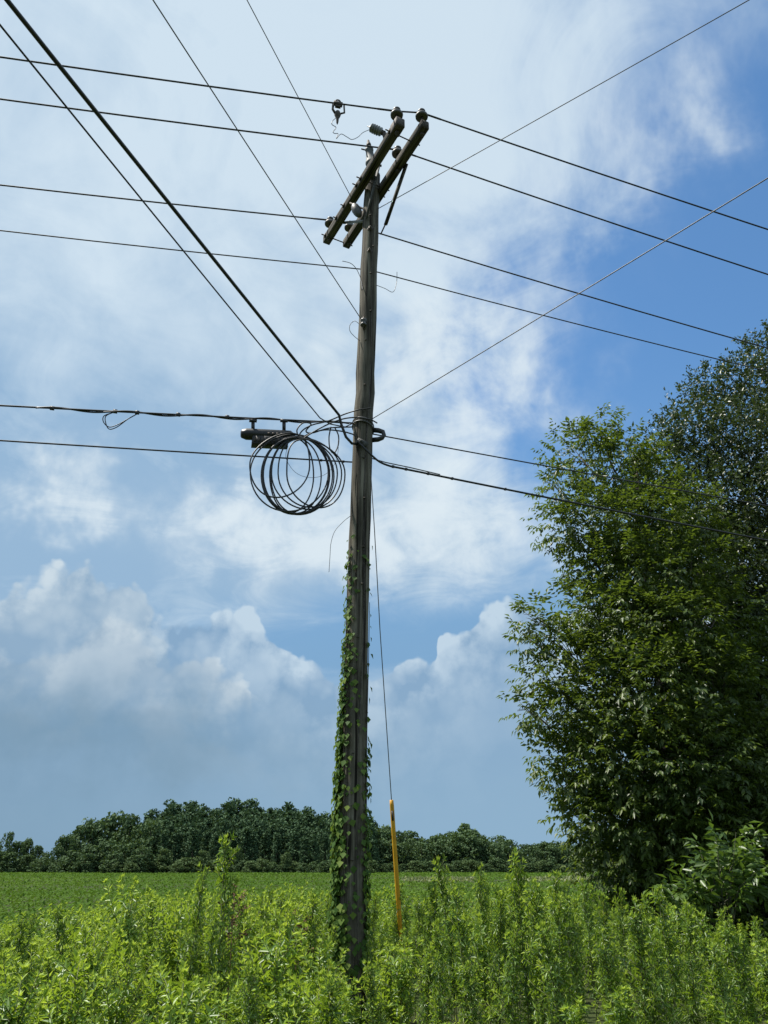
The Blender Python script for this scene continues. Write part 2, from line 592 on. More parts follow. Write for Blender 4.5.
    # --- towering cumulus banks, hazy underneath
    def curve(points, a):
        """top elevation (deg) of a bank against azimuth: points in pixels"""
        n = nt.nodes.new("ShaderNodeFloatCurve")
        cm = n.mapping
        cm.use_clip = False
        pts = sorted(((p[0] + 45) / 90, p[1] / 30) for p in (azel(*k) for k in points))
        c = cm.curves[0]
        while len(c.points) > 2:
            c.points.remove(c.points[1])
        c.points[0].location = (0, pts[0][1])
        c.points[1].location = (1, pts[-1][1])
        for p in pts:
            if 0.0 < p[0] < 1.0:
                c.points.new(p[0], p[1])
        for p in c.points:
            p.handle_type = 'AUTO_CLAMPED'
        cm.update()
        n.inputs[0].default_value = 1.0
        L.new(M('MULTIPLY_ADD', a, 1 / 90.0, 0.5), n.inputs[1])
        return M('MULTIPLY', n.outputs[0], 30.0)

    def bank(col, points, amp, bright_c, under_c, fade, top_amt, soft, warp, under_amt=1.0, lump=0.5, base_el=None):
        a = M('MULTIPLY_ADD', wa, warp, az0)
        e = M('MULTIPLY_ADD', we, warp, el0)
        d = M('SUBTRACT', M('MULTIPLY_ADD', M('SUBTRACT', 0.40, bil), amp, curve(points, a)), e)
        mask = sstep(d, 0.0, soft)
        if base_el:
            mask = M('MULTIPLY', mask, sstep(M('MULTIPLY_ADD', M('SUBTRACT', f3, 0.5), 8.0, e), base_el[0], base_el[1]))
        lum = M('POWER', 2.71828, M('MULTIPLY', M('MAXIMUM', d, 0.0), -1.0 / fade))
        lit = M('ADD', sstep(f3, 0.40, 0.62), M('MULTIPLY', M('SUBTRACT', 0.42, bil), 1.6))
        lum = M('MULTIPLY', lum, M('MULTIPLY_ADD', lit, lump, 1.0 - lump))
        c = mixc(M('MULTIPLY', lum, top_amt, clamp=True), under_c, bright_c)
        return mixc(M('MULTIPLY', mask, under_amt), col, c)

    far = [(-300, 640), (-100, 600), (0, 600), (120, 590), (200, 612), (225, 603), (246, 600), (272, 622), (290, 645), (312, 655), (335, 668), (362, 672), (384, 666),
           (402, 654), (432, 650), (442, 624), (466, 618), (480, 600), (498, 590), (524, 592), (560, 606), (600, 596), (650, 580), (720, 600), (900, 610)]
    col = bank(col, far, 1.6, rgb(194, 214, 230), rgb(136, 169, 200), 5.0, 1.6, 0.4, 1.8, 0.97, 0.5)
    near = [(-400, 560), (-200, 560), (-60, 590), (0, 582), (28, 568), (60, 562), (90, 558), (115, 572), (140, 576), (160, 600), (180, 645), (215, 655), (240, 664), (262, 700), (300, 740), (340, 800),
            (384, 850), (600, 850), (900, 850)]
    col = bank(col, near, 2.2, rgb(206, 221, 231), rgb(146, 175, 201), 8.0, 1.15, 0.7, 4.2, 0.94, 0.5, (8.5, 14.0))
    lobe = [(-400, 600), (-100, 625), (0, 640), (50, 640), (80, 622), (106, 613), (135, 614), (155, 628), (166, 650), (190, 652), (214, 655), (243, 668), (256, 700), (290, 760), (340, 850), (600, 850), (900, 850)]
    col = bank(col, lobe, 1.6, rgb(203, 217, 227), rgb(142, 170, 195), 3.6, 1.3, 0.8, 3.2, 0.85, 0.45, (8.0, 12.5))
    low = [(-400, 640), (-100, 690), (40, 690), (120, 690), (170, 690), (230, 708), (262, 735), (300, 765), (340, 850), (384, 850), (600, 850), (900, 850)]
    col = bank(col, low, 4.0, rgb(172, 191, 209), rgb(138, 167, 192), 3.2, 1.3, 1.8, 3.4, 0.75, 0.7, (4.5, 8.5))

    # --- hazy air towards the horizon, a rain-dark base on the left
    hz = M('SUBTRACT', 1.0, sstep(el0, 0.5, 14.0))
    hcol = mixc(sstep(az0, -32.0, 8.0), rgb(128, 160, 184), rgb(143, 177, 203))
    col = mixc(M('MULTIPLY', hz, 0.85), col, hcol)
    dark = total([blob(20, 735, 12, 2.0, 0.45), blob(130, 722, 8, 1.6, 0.2)])
    col = mixc(dark, col, rgb(117, 149, 173))

    bg = nt.nodes.new("ShaderNodeBackground")
    bg.inputs[1].default_value = SKY_STRENGTH
    L.new(col, bg.inputs[0])
    out = nt.nodes.new("ShaderNodeOutputWorld")
    L.new(bg.outputs[0], out.inputs[0])
    w.cycles.sampling_method = 'MANUAL'
    w.cycles.sample_map_resolution = 1024


CLEAR_TINT = (1.10 * DIM, 1.60 * DIM, 1.85 * DIM, 1)
build_world()

sun_d = bpy.data.lights.new("sun", 'SUN')
sun_d.energy = 5.0
sun_d.angle = R(0.5)
sun_d.color = (1.0, 0.95, 0.86)
sun = bpy.data.objects.new("sun", sun_d)
COL.objects.link(sun)
_sv = Vector((math.sin(R(SUN_AZ)) * math.cos(R(SUN_EL)), math.cos(R(SUN_AZ)) * math.cos(R(SUN_EL)), math.sin(R(SUN_EL))))
sun.rotation_euler = _sv.to_track_quat('Z', 'Y').to_euler()
sun.location = (-20, 8, 40)

# ------------------------------------------------------------------ ground
def build_ground():
    m, nt, out = new_mat('ground_soil_grass')
    p = nt.nodes.new("ShaderNodeBsdfPrincipled")
    p.inputs["Roughness"].default_value = 0.95
    p.inputs["Specular IOR Level"].default_value = 0.1
    tc = nt.nodes.new("ShaderNodeTexCoord")
    n = nt.nodes.new("ShaderNodeTexNoise")
    n.inputs["Scale"].default_value = 0.4
    n.inputs["Detail"].default_value = 10
    nt.links.new(tc.outputs["Object"], n.inputs["Vector"])
    c = ramp(nt, n.outputs["Fac"], [(0.3, (0.035, 0.036, 0.016)), (0.55, (0.04, 0.055, 0.018)), (0.75, (0.07, 0.065, 0.032))])
    nt.links.new(c, p.inputs["Base Color"])
    nt.links.new(p.outputs[0], out.inputs[0])
    g = MB()
    S = 3000
    g.add([(-S, -S, 0), (S, -S, 0), (S, S, 0), (-S, S, 0)], q=[(0, 1, 2, 3)])
    o = g.build('ground', m, smooth=False)
    o['kind'] = 'structure'
    o['label'] = 'flat green farm ground reaching to the horizon'
    o['category'] = 'ground'


build_ground()


def field_height(x, y):
    return 0.42 + 0.06 * np.sin(x * 0.11 + y * 0.05) + 0.05 * np.sin(y * 0.21)


def build_crop():
    n = 200000
    u = RNG.random(n)
    Y = 12.5 * np.exp(u * math.log(262 / 12.5))
    X = (RNG.random(n) * 2 - 1) * (0.72 * Y + 3)
    # planted rows run across the view
    row = 0.76
    near = Y < 90
    Y = np.where(near, np.round(Y / row) * row + RNG.normal(size=n) * 0.12, Y)
    size = 0.080 + Y * 0.0016
    Z = field_height(X, Y) * (0.85 + 0.2 * RNG.random(n))
    P = np.stack([X, Y, Z], 1)
    Dv = rdir(n)
    Dv[:, 2] = np.abs(Dv[:, 2]) * 0.5
    N = rdir(n) * 0.45 + np.array([0, 0, 1.0])
    s = size * (0.7 + 0.6 * RNG.random(n))
    V, F = leaf_batch(P, Dv, N, s, s * 0.75, 0.1, 0.2)
    o = link('soybean_crop', mesh_np('soybean_crop', V, [F], MT['crop']))
    tag(o, 'low even green row crop filling the flat field behind the weeds', 'crop', kind='stuff')
    # a bleached grassy strip lying across the crop, right of the pole
    k = 2600
    X = 2 + RNG.random(k) * 36
    Y = 92 + RNG.normal(size=k) * 2.2 + 0.15 * (X - 20)
    keep = np.sin(X * 0.9) * 0.5 + np.sin(X * 0.33 + 1) > -0.5
    X, Y = X[keep], Y[keep]
    k = len(X)
    P = np.stack([X, Y, 0.35 + 0.25 * RNG.random(k)], 1)
    Dv = rdir(k)
    Dv[:, 2] = np.abs(Dv[:, 2]) + 0.3
    V, F = leaf_batch(P, Dv, rdir(k) + [0, -0.5, 0.6], 0.42, 0.18)
    o = link('pale_grass', mesh_np('pale_grass', V, [F], MT['pale_weed']))
    tag(o, 'thin pale strip of bleached grass crossing the field right of the pole', 'grass', kind='stuff')


build_crop()


# ------------------------------------------------------------------ far woods
def far_crown(kind, k):
    """crown meshes about 1 unit = 1 m tall trees, base at z=0; returns (crown mesh, trunk mesh, height)"""
    if kind == 'pine':
        H = 17.0
        lobes = []
        nl = 52
        for i in range(nl):
            h = 0.16 + 0.82 * (i / nl)
            rad = 2.9 * (1 - h) ** 0.7 + 0.25
            a = i * 2.4 + RNG.random()
            rr = rad * (0.45 + 0.75 * RNG.random())
            lobes.append((rr * math.cos(a), rr * math.sin(a), h * H + RNG.normal() * 0.3, 0.55 + 0.8 * RNG.random()))
        lobes.append((0, 0, H - 0.6, 0.6))
        per, size, asp, mat, flat = 26, 0.75, 0.42, MT['pine_f'], 0.7
    else:
        H = 12.0
        lobes = []
        for i in range(44):
            a = i * 2.4 + RNG.random() * 0.8
            h = 0.04 + 0.92 * RNG.random() ** 1.15
            rad = 4.4 * math.sin(math.pi * min(1, max(0.05, 0.26 + h * 0.70))) ** 0.7
            rr = rad * math.sqrt(RNG.random())
            lobes.append((rr * math.cos(a), rr * math.sin(a), h * (H - 0.8), 0.9 + 0.9 * RNG.random()))
        per, size, asp, flat = 46, 0.62, 0.7, 0.8
        mat = MT['broad_f'] if kind == 'broad' else MT['pale_f']
    P, Dv, N = [], [], []
    for (lx, ly, lz, lr) in lobes:
        d = rdir(per)
        p = np.array([lx, ly, lz]) + d * lr * np.array([1, 1, flat]) * (0.6 + 0.45 * RNG.random((per, 1)))
        P.append(p)
        N.append(d + rdir(per) * 0.6 + np.array([0, 0, 0.35]))
        Dv.append(np.cross(d, rdir(per)) + d * 0.4)
    P, Dv, N = map(np.concatenate, (P, Dv, N))
    s = size * (0.6 + 0.8 * RNG.random(len(P)))
    V, F = leaf_batch(P, Dv, N, s, s * asp * 1.6, 0.15, 0.2)
    crown = mesh_np(kind + '_crown', V, [F], mat)
    t = MB()
    t.tube([(0, 0, -0.3), (0.1, 0, H * 0.4), (0, 0.1, H * 0.86)], [0.28, 0.2, 0.05], 6)
    return crown, t.mesh(kind + '_trunk', MT['bark'], True), H


FAR = {k: [far_crown(k, i) for i in range(n)] for k, n in (('pine', 6), ('broad', 6), ('pale', 3))}


def far_tree(kind, name, label, cat, x, y, h, wid=1.0, group=None, sink=0.0):
    cr, tr, H = random.choice(FAR[kind])
    s = h / H
    r = thing(name, label, cat, (x, y, -sink), group)
    r.scale = (s * wid, s * wid, s)
    r.rotation_euler = (0, 0, random.random() * 6.28)
    link('trunk', tr, r)
    link('crown', cr, r)
    return r


def px_x(px, Y):
    """x of the ground point below pixel column px at depth Y (near the horizon)"""
    return at(px, HOR, Y)[0]


def top_h(py, Y):
    return at(384, py, Y)[2]


def build_far():
    PINE = ('pine_tree', 'dark green pine in the dense pine wood behind the field', 'pine tree')
    for row in range(6):
        Y = 262 + row * 9
        x = 150 + random.random() * 8 - row
        while x < 372:
            f = (x - 140) / 220
            top = 802 + (9 if x < 162 else 0) + max(0, (x - 250) * 0.1)
            hh = top_h(top, Y) * (0.62 + 0.076 * row) * random.uniform(0.93, 1.05)
            far_tree('pine', *PINE, px_x(x, Y), Y + random.uniform(-5, 5), hh * random.uniform(0.92, 1.03), random.uniform(0.95, 1.35), 'pines of the wood behind the field')
            x += random.uniform(8, 12)
    BR = ('broadleaf_tree', 'dark round-crowned tree in the far tree line right of the pole', 'tree')
    for row in range(3):
        Y = 290 + row * 9
        x = 352 + random.random() * 8
        while x < 650:
            tops = np.interp(x, [340, 380, 420, 445, 462, 478, 490, 505, 520, 535, 560, 600, 660], [820, 826, 835, 831, 824, 828, 835, 834, 844, 840, 838, 842, 842])
            far_tree('broad', *BR, px_x(x, Y), Y + random.uniform(-3, 3), top_h(tops + random.uniform(-2, 4), Y) * (0.82 + 0.09 * row), random.uniform(0.9, 1.25), 'round-crowned trees of the tree line right of the pole')
            x += random.uniform(11, 17)
    BL = ('broadleaf_tree', 'rounded dark green tree in the clump left of the pine wood', 'tree')
    for (px, py, Y, w) in [(62, 834, 262, 1.0), (74, 825, 270, 1.0), (88, 817, 275, 1.0), (101, 812, 280, 0.95), (114, 810, 282, 0.9), (125, 814, 276, 0.9), (136, 819, 272, 0.8), (56, 846, 258, 0.9),
                           (146, 820, 262, 0.8), (150, 814, 284, 0.8)]:
        far_tree('broad', *BL, px_x(px, Y), Y, top_h(py, Y), w * 0.95, 'trees of the clump left of the pine wood')
    PL = ('leafy_tree', 'lighter green vine-covered tree standing before the dark clump at left', 'tree')
    for (px, py, Y, w) in [(70, 850, 248, 1.5), (88, 843, 250, 1.3), (105, 838, 252, 1.2), (122, 840, 250, 1.2), (140, 846, 249, 1.3), (84, 853, 246, 1.6), (112, 852, 246, 1.6), (134, 855, 246, 1.6)]:
        far_tree('broad', *PL, px_x(px, Y), Y, top_h(py, Y), w, 'lighter trees before the clump at left')
    FL = ('broadleaf_tree', 'dark tree in the low far tree line at the left edge', 'tree')
    for (px, py, Y, w) in [(-60, 842, 300, 1.1), (-44, 838, 300, 1.1), (-28, 840, 300, 1.1), (-14, 836, 300, 1.0), (2, 831, 296, 0.6), (14, 840, 300, 0.9), (24, 838, 305, 0.8), (34, 845, 310, 1), (44, 851, 310, 1.2),
                           (-36, 850, 280, 1.5), (-20, 850, 282, 1.5), (-4, 850, 280, 1.5), (10, 852, 280, 1.5), (26, 854, 282, 1.5), (40, 857, 285, 1.6), (54, 859, 285, 1.6)]:
        far_tree('broad', *FL, px_x(px, Y), Y, top_h(py, Y), w, 'trees of the low line at the left edge')
    # paler shrubs along the far edge of the field, each found by where it stands
    for (px, py, Y, w, lab) in [(115, 861, 244, 2.3, 'pale grey-green shrub at the field edge, leftmost of the low shrubs'),
                                (131, 862, 243, 2.4, 'pale grey-green shrub at the field edge below the left clump'),
                                (163, 848, 252, 1.25, 'olive green bushy tree before the left end of the pine wood'),
                                (178, 862, 244, 2.2, 'low pale shrub at the left foot of the pine wood'),
                                (202, 850, 254, 1.2, 'olive green bushy tree before the middle of the pine wood'),
                                (236, 847, 254, 1.0, 'slim olive tree behind the tall weed stalk, before the pines'),
                                (262, 858, 246, 2.2, 'broad pale shrub before the pines, midway from tall weed stalk to pole'),
                                (250, 861, 244, 2.2, 'low pale shrub just right of the tall weed stalk'),
                                (285, 851, 255, 1.1, 'olive tree low before the right part of the pine wood'),
                                (372, 860, 250, 2.0, 'pale shrub at the field edge just right of the pole')]:
        far_tree('pale', 'shrub' if w > 1.5 else 'bushy_tree', lab, 'shrub' if w > 1.5 else 'tree', px_x(px, Y), Y, top_h(py, Y), w * 0.8, 'pale bushes along the far edge of the field')


    x = 40
    while x < 620:
        Y = random.uniform(248, 256) if x < 340 else random.uniform(276, 284)
        far_tree(random.choice(['broad', 'broad', 'pale']), 'shrub', 'low dark shrub in the hedge-like strip along the foot of the far woods', 'shrub', px_x(x, Y), Y, random.uniform(3.0, 5.0), random.uniform(1.6, 2.2), 'low shrubs along the foot of the far woods')
        x += random.uniform(8, 13)


build_far()


# ------------------------------------------------------------------ utility pole
PX = lambda py: None
U = np.array([math.cos(R(14.5)), math.sin(R(14.5)), 0.0])   # the way the lines run (left to right, going away)
A = unit(np.array([0.98, -1.85, 0.0]))      # the way the crossarms run (towards the viewer at the right)
LIFT = 0.055
UP = np.array([0, 0, 1.0])
PY = 7.3
POLE_PTS = [(349, 1080), (349.5, 1000), (351.5, 870), (354, 750), (358, 600), (363, 430), (366, 350), (370, 250), (372, 190), (373, 174)]
pole_axis = np.array([at(px, py, PY) for px, py in POLE_PTS])
pole_axis[0] = [pole_axis[1][0] - 0.03, PY, -0.3]


def pole_at(z):
    return np.array([np.interp(z, pole_axis[:, 2], pole_axis[:, 0]), PY, z])


def pole_r(z):
    return np.interp(z, [0, 1.5, 4, 7, 10], [0.122, 0.117, 0.110, 0.106, 0.097])


POLE_TOP = float(pole_axis[-1][2])
pole = thing('utility_pole', 'tall weathered wooden utility pole with double crossarm and ivy-covered foot', 'utility pole', (pole_at(0)[0], PY, 0))
PO = np.array(pole.location)


def part(mb, name, mat, parent=pole, smooth=True):
    return mb.build(name, mat, parent, smooth) if parent is None else _part(mb, name, mat, parent, smooth)


def _part(mb, name, mat, parent, smooth, off=None):
    base = PO if off is None else off
    mb.v = [k - base for k in mb.v]
    return link(name, mb.mesh(name, mat, smooth), parent)


zs = np.concatenate([np.linspace(-0.3, POLE_TOP - 0.03, 40), [POLE_TOP]])
b = MB()
wob = RNG.normal(size=(len(zs), 2)) * 0.004
pts = [pole_at(z) + np.array([wob[i][0], wob[i][1], 0]) for i, z in enumerate(zs)]
b.tube(pts, [pole_r(z) * (0.86 if i == len(zs) - 1 else 1) for i, z in enumerate(zs)], 20)
shaft = part(b, 'shaft', MT['pole'])

ZA = 9.5
arm_c = {'l': (atz(327, 243, ZA) + atz(399, 128, ZA)) / 2, 'r': (atz(348, 248, ZA) + atz(423, 128, ZA)) / 2}
HALF = {'l': 1.06, 'r': 1.09}
ARM_HY, ARM_HZ = 0.050, 0.063


def pin_insulator(parent, pos, off):
    """pin type insulator: steel pin through the arm, porcelain skirt, grooved head"""
    s = MB()
    s.lathe(pos, UP, [(-0.20, 0.010), (-0.168, 0.011), (-0.165, 0.026), (-0.137, 0.026), (-0.133, 0.012), (-0.002, 0.012), (0.001, 0.03), (0.012, 0.03), (0.014, 0.016), (0.09 + LIFT, 0.016)], 8)
    i = MB()
    i.lathe(pos + UP * LIFT, UP, [(0.085, 0.022), (0.075, 0.066), (0.085, 0.075), (0.105, 0.077), (0.125, 0.066), (0.145, 0.045), (0.155, 0.036), (0.165, 0.035), (0.175, 0.046), (0.19, 0.046), (0.20, 0.03), (0.202, 0.0)], 16)
    ins = _part(i, 'insulator', MT['porcelain'], parent, True, off)
    pin = _part(s, 'insulator_pin', MT['rust'], parent, True, off)
    return ins


INS = {}
for side in 'lr':
    c = arm_c[side] + UP * ARM_HZ
    b = MB()
    b.box(c, A, np.cross(UP, A), UP, HALF[side], ARM_HY, ARM_HZ, 0.008)
    b.v = [k - PO for k in b.v]
    # object axes follow the arm so the grain runs along it
    am = link('crossarm', None or b.mesh('crossarm', MT['arm']), pole)
    for key, t in (('near', HALF[side] - 0.075), ('mid', 0.42), ('far', -HALF[side] + 0.11)):
        if side == 'l' and key == 'mid':
            continue
        p = c + A * t + UP * ARM_HZ
        INS[side + key] = p + UP * (0.165 + LIFT)
        pin_insulator(am, p, PO)
    if side == 'l':
        # end bracket plate on the near end
        k = MB()
        k.box(c + A * (HALF[side] - 0.06), A, np.cross(UP, A), UP, 0.075, ARM_HY + 0.006, ARM_HZ + 0.006, 0.006)
        _part(k, 'end_plate', MT['rust'], am, False, PO)

# spacer bolts that tie the two arms together
cmid = (arm_c['l'] + arm_c['r']) / 2
B = np.cross(UP, A)
if np.dot(B, U) < 0:
    B = -B
for t in (-0.98, -0.62, -0.38, 0.0, 0.12, 0.9):
    s = MB()
    c = arm_c['l'] + A * t + UP * ARM_HZ
    ln = np.dot(arm_c['r'] - arm_c['l'], B)
    if t in (-0.62, -0.38):
        s.tube([c - B * 0.10, c + B * 0.06], 0.0085, 6)
    else:
        s.tube([c - B * 0.11, c + B * (ln + 0.09)], 0.0085, 6)
    s.box(c - B * 0.058, B, A, UP, 0.008, 0.022, 0.022)
    part(s, 'bolt', MT['rust'], smooth=False)

# flat braces
def strip(p, q, w, th, nrm):
    p, q = np.asarray(p), np.asarray(q)
    ax = unit(q - p)
    ay = unit(np.cross(nrm, ax))
    m = MB()
    m.box((p + q) / 2, ax, ay, np.cross(ax, ay), np.linalg.norm(q - p) / 2, w / 2, th / 2)
    return m


p1 = arm_c['r'] + A * 0.52 + B * (ARM_HY + 0.016) + UP * 0.03
q1 = p1 - A * 0.46 - UP * 0.62 - B * 0.05
part(strip(p1, q1, 0.052, 0.03, B), 'crossarm_brace', MT['brace'], smooth=False)
part(strip(q1 + unit(p1 - q1) * 0.05, q1 + unit(q1 - p1) * 0.13 - B * 0.02, 0.02, 0.012, B), 'crossarm_brace', MT['rust'], smooth=False)
p2 = at(379, 166, 6.98)
q2 = at(366, 219, PY - pole_r(9) - 0.02)
part(strip(p2, q2, 0.034, 0.012, np.array([-0.6, -0.8, 0])), 'crossarm_brace', MT['steel'], smooth=False)
p3 = arm_c['l'] - A * 0.62 + B * (ARM_HY + 0.01) + UP * 0.03
q3 = pole_at(ZA - 0.34) - A * (pole_r(9) + 0.01)
part(strip(p3, q3, 0.034, 0.012, B), 'crossarm_brace', MT['porcelain_pale'], smooth=False)

# through bolt and washer on the front of the pole below the arms
for (px, py, sz) in ((369.5, 251, 0.022), (371, 229, 0.03)):
    z = at(px, py, PY - 0.1)[2]
    s = MB()
    s.lathe(pole_at(z) + np.array([0, -pole_r(z) + 0.012, 0]), (0, -1, 0), [(0, sz * 1.4), (0.012, sz * 1.4), (0.013, sz), (0.035, sz), (0.036, 0.01), (0.06, 0.01)], 8)
    part(s, 'bolt', MT['rust'], smooth=False)

# grey fuse cutout standing above the pole top, with contact rod
co = thing('cutout_box', 'x', 'x')
bpy.data.objects.remove(co)
cbase = at(372.5, 176, PY - 0.14)
ctop = at(368.0, 139, PY - 0.14)
ax = unit(ctop - cbase)
L_ = np.linalg.norm(ctop - cbase)
s = MB()
s.lathe(cbase, ax, [(0, 0.05), (0.02, 0.062), (L_ * 0.3, 0.066), (L_ * 0.31, 0.072), (L_ * 0.36, 0.072), (L_ * 0.37, 0.06), (L_ * 0.66, 0.048), (L_ * 0.67, 0.054), (L_ * 0.73, 0.054), (L_ * 0.74, 0.03), (L_ * 0.8, 0.026)], 12)
cut = part(s, 'fuse_cutout', MT['cutout_grey'])
s = MB()
s.lathe(cbase + ax * L_ * 0.78, ax, [(0, 0.03), (0.03, 0.034), (0.06, 0.03), (0.062, 0.018), (0.12, 0.016)], 8)
s.tube([cbase + ax * L_ * 0.68 - U * 0.11, cbase + ax * L_ * 0.66 + U * 0.02], 0.01, 6)
s.tube([cbase + ax * L_ * 0.3, cbase + ax * L_ * 0.33 + U * 0.14], 0.016, 6)
_part(s, 'contact', MT['rust'], cut, True, PO)

# ribbed surge arrester lying across the arm, on its bracket
a0 = at(370.5, 127.5, PY - 0.25)
a1 = at(382, 132.5, PY - 0.25)
ax = unit(a1 - a0)
La = np.linalg.norm(a1 - a0)
prof = []
for k in range(5):
    h = La * (0.05 + k * 0.19)
    prof += [(h, 0.032), (h + 0.006, 0.058 + 0.006 * (k in (1, 2, 3))), (h + 0.014, 0.058), (h + 0.02, 0.032)]
prof = [(-0.05, 0.006), (-0.004, 0.008), (-0.003, 0.028)] + prof + [(La, 0.032), (La + 0.001, 0.02)]
s = MB()
s.lathe(a0, ax, prof, 14)
arr = part(s, 'surge_arrester', MT['porcelain_pale'])
s = MB()
s.lathe(a1, ax, [(0, 0.034), (0.04, 0.034), (0.042, 0.022), (0.06, 0.022)], 10)
a2 = at(385, 150, PY - 0.28)
s.tube([a1 + ax * 0.03, a1 + ax * 0.055 - UP * 0.06, a1 + ax * 0.05 - UP * 0.10], [0.03, 0.034, 0.026], 8)
s.tube([a1 + ax * 0.05 - UP * 0.09, a2, a2 - UP * 0.08], 0.012, 6)
_part(s, 'arrester_bracket', MT['rust'], arr, True, PO)

# grey hinged box on the left face under the arms
g0 = at(354, 205, PY - 0.02)
g1 = at(362, 221, PY - 0.06)
s = MB()
ax = unit(g1 - g0)
s.lathe(g0, ax, [(-0.02, 0.015), (0, 0.03), (0.04, 0.052), (0.10, 0.062), (0.17, 0.055), (0.21, 0.04), (0.24, 0.022)], 10)
part(s, 'strain_insulator', MT['porcelain'])
s = MB()
s.tube([at(350, 203, PY), at(354, 205, PY - 0.02), at(364, 209, PY - 0.06), at(366, 216, PY - 0.1)], 0.013, 6)
part(s, 'strap', MT['rust'])

# spool insulator and clevis on the left face where the service wire ends
sp0 = pole_at(at(364, 324, PY - 0.1)[2]) + np.array([-0.035, -pole_r(7.3) - 0.03, 0])
s = MB()
s.lathe(sp0 - UP * 0.05, UP, [(0, 0.02), (0.0, 0.036), (0.02, 0.036), (0.03, 0.026), (0.055, 0.026), (0.065, 0.036), (0.085, 0.036), (0.085, 0.015)], 12)
spool = part(s, 'spool_insulator', MT['porcelain'])
s = MB()
s.tube([sp0 + np.array([0, 0.05, -0.075]), sp0 + np.array([0, -0.015, -0.075]), sp0 + np.array([0, -0.015, 0.06]), sp0 + np.array([0, 0.05, 0.06])], 0.009, 6)
_part(s, 'clevis', MT['rust'], spool, True, PO)

# telecom collar: bolt through the pole and clamp, hook on the right
zc = at(362, 424, PY - 0.1)[2]
s = MB()
for dz, rr in ((0, 0.008), (0.045, 0.006)):
    th = np.linspace(0, 2 * np.pi, 26)
    pc = pole_at(zc + dz)
    ring = np.stack([pc[0] + (pole_r(zc) + 0.01) * np.cos(th), pc[1] + (pole_r(zc) + 0.01) * np.sin(th), np.full(26, pc[2]) + 0.04 * np.cos(th + 2.2)], 1)
    s.tube(ring, rr, 6, False)
part(s, 'wrap_band', MT['strand'])
s = MB()
pz = pole_at(at(361, 444, PY - 0.1)[2])
s.box(pz + np.array([0.0, -pole_r(6) - 0.02, 0]), (1, 0, -0.6), (0, 1, 0), (0.6, 0, 1), 0.06, 0.02, 0.028, 0.005)
s.lathe(pz + np.array([-0.01, -pole_r(6) - 0.03, 0.0]), (0, -1, 0), [(0, 0.024), (0.02, 0.024), (0.021, 0.012), (0.045, 0.012)], 8)
part(s, 'cable_clamp', MT['steel'], smooth=False)
s = MB()
h = [at(373, 430, PY), at(378.5, 430.5, PY - 0.02), at(383, 432, PY - 0.03), at(384, 435, PY - 0.03), at(382, 438, PY - 0.03), at(378, 439.5, PY - 0.02), at(372, 440, PY)]
s.tube(h, [0.028, 0.028, 0.026, 0.024, 0.026, 0.028, 0.028], 10)
part(s, 'guard_hook', MT['rubber'])
# a splinter and small staples
s = MB()
for k in range(16):
    z = 1.6 + k * 0.5 + random.uniform(-0.1, 0.1)
    c = pole_at(z)
    s.box(c + np.array([0.02 + random.uniform(-0.03, 0.03), -pole_r(z) - 0.002, 0]), (1, 0, 0), (0, 1, 0), (0, 0, 1), 0.012, 0.006, 0.004)
part(s, 'staples', MT['rust'], smooth=False)
s = MB()
s.tube([pole_at(z) + np.array([math.sin(z * 2.1) * 0.015 + 0.05, -pole_r(z) * 0.93, 0]) for z in np.linspace(0.3, 8.9, 50)], 0.0045, 5)
part(s, 'ground_wire', MT['rust'])

# ------------------------------------------------------------------ wires
CURV = 0.0026


def half_span(Apt, edge, sgn, length, c=CURV, n=26):
    """points from the attachment outwards along sgn*U, through the pixel 'edge', with the sag of a hung wire"""
    E = on_plane(edge[0], edge[1], Apt, U)
    sE = np.dot(E - Apt, U) * sgn
    k = (E[2] - Apt[2] - c * sE * sE) / sE
    ss = length * np.linspace(0, 1, n) ** 1.4
    return np.stack([Apt[0] + sgn * U[0] * ss, Apt[1] + sgn * U[1] * ss, Apt[2] + k * ss + c * ss * ss], 1)


def line_wire(name, label, cat, left_px, mids, right_px, r, mat, sides=6, group=None):
    lp = half_span(mids[0], left_px, -1, 42)[::-1]
    rp = half_span(mids[-1], right_px, 1, 42)
    pts = np.concatenate([lp, np.array(mids[1:-1]).reshape(-1, 3), rp[(0 if len(mids) > 1 else 1):]])
    m = MB()
    m.tube(pts, r, sides)
    return tag(m.build(name, mat), label, cat, group)


GW = 'power lines on the crossarm'
line_wire('power_line', 'dark power line, topmost of all, tied over both near insulators', 'power line', (0, 57), [INS['lnear'], INS['rnear']], (768, 229.5), 0.0105, MT['conductor'], group=GW)
line_wire('power_line', 'dark power line tied to the middle insulator, second from the top', 'power line', (0, 99), [INS['rmid']], (768, 274.5), 0.0105, MT['conductor'], group=GW)
line_wire('power_line', 'dark power line tied over the two far insulators, third from the top', 'power line', (0, 185), [INS['lfar'], INS['rfar']], (746, 342), 0.0105, MT['conductor'], group=GW)
nz = at(366, 263, PY)[2]
neu = pole_at(nz) + np.array([0, pole_r(nz) + 0.02, 0])
line_wire('neutral_wire', 'thinner dark line touching the bare pole just below the crossarms', 'power line', (0, 230.5), [neu], (725, 361), 0.0075, MT['conductor'])
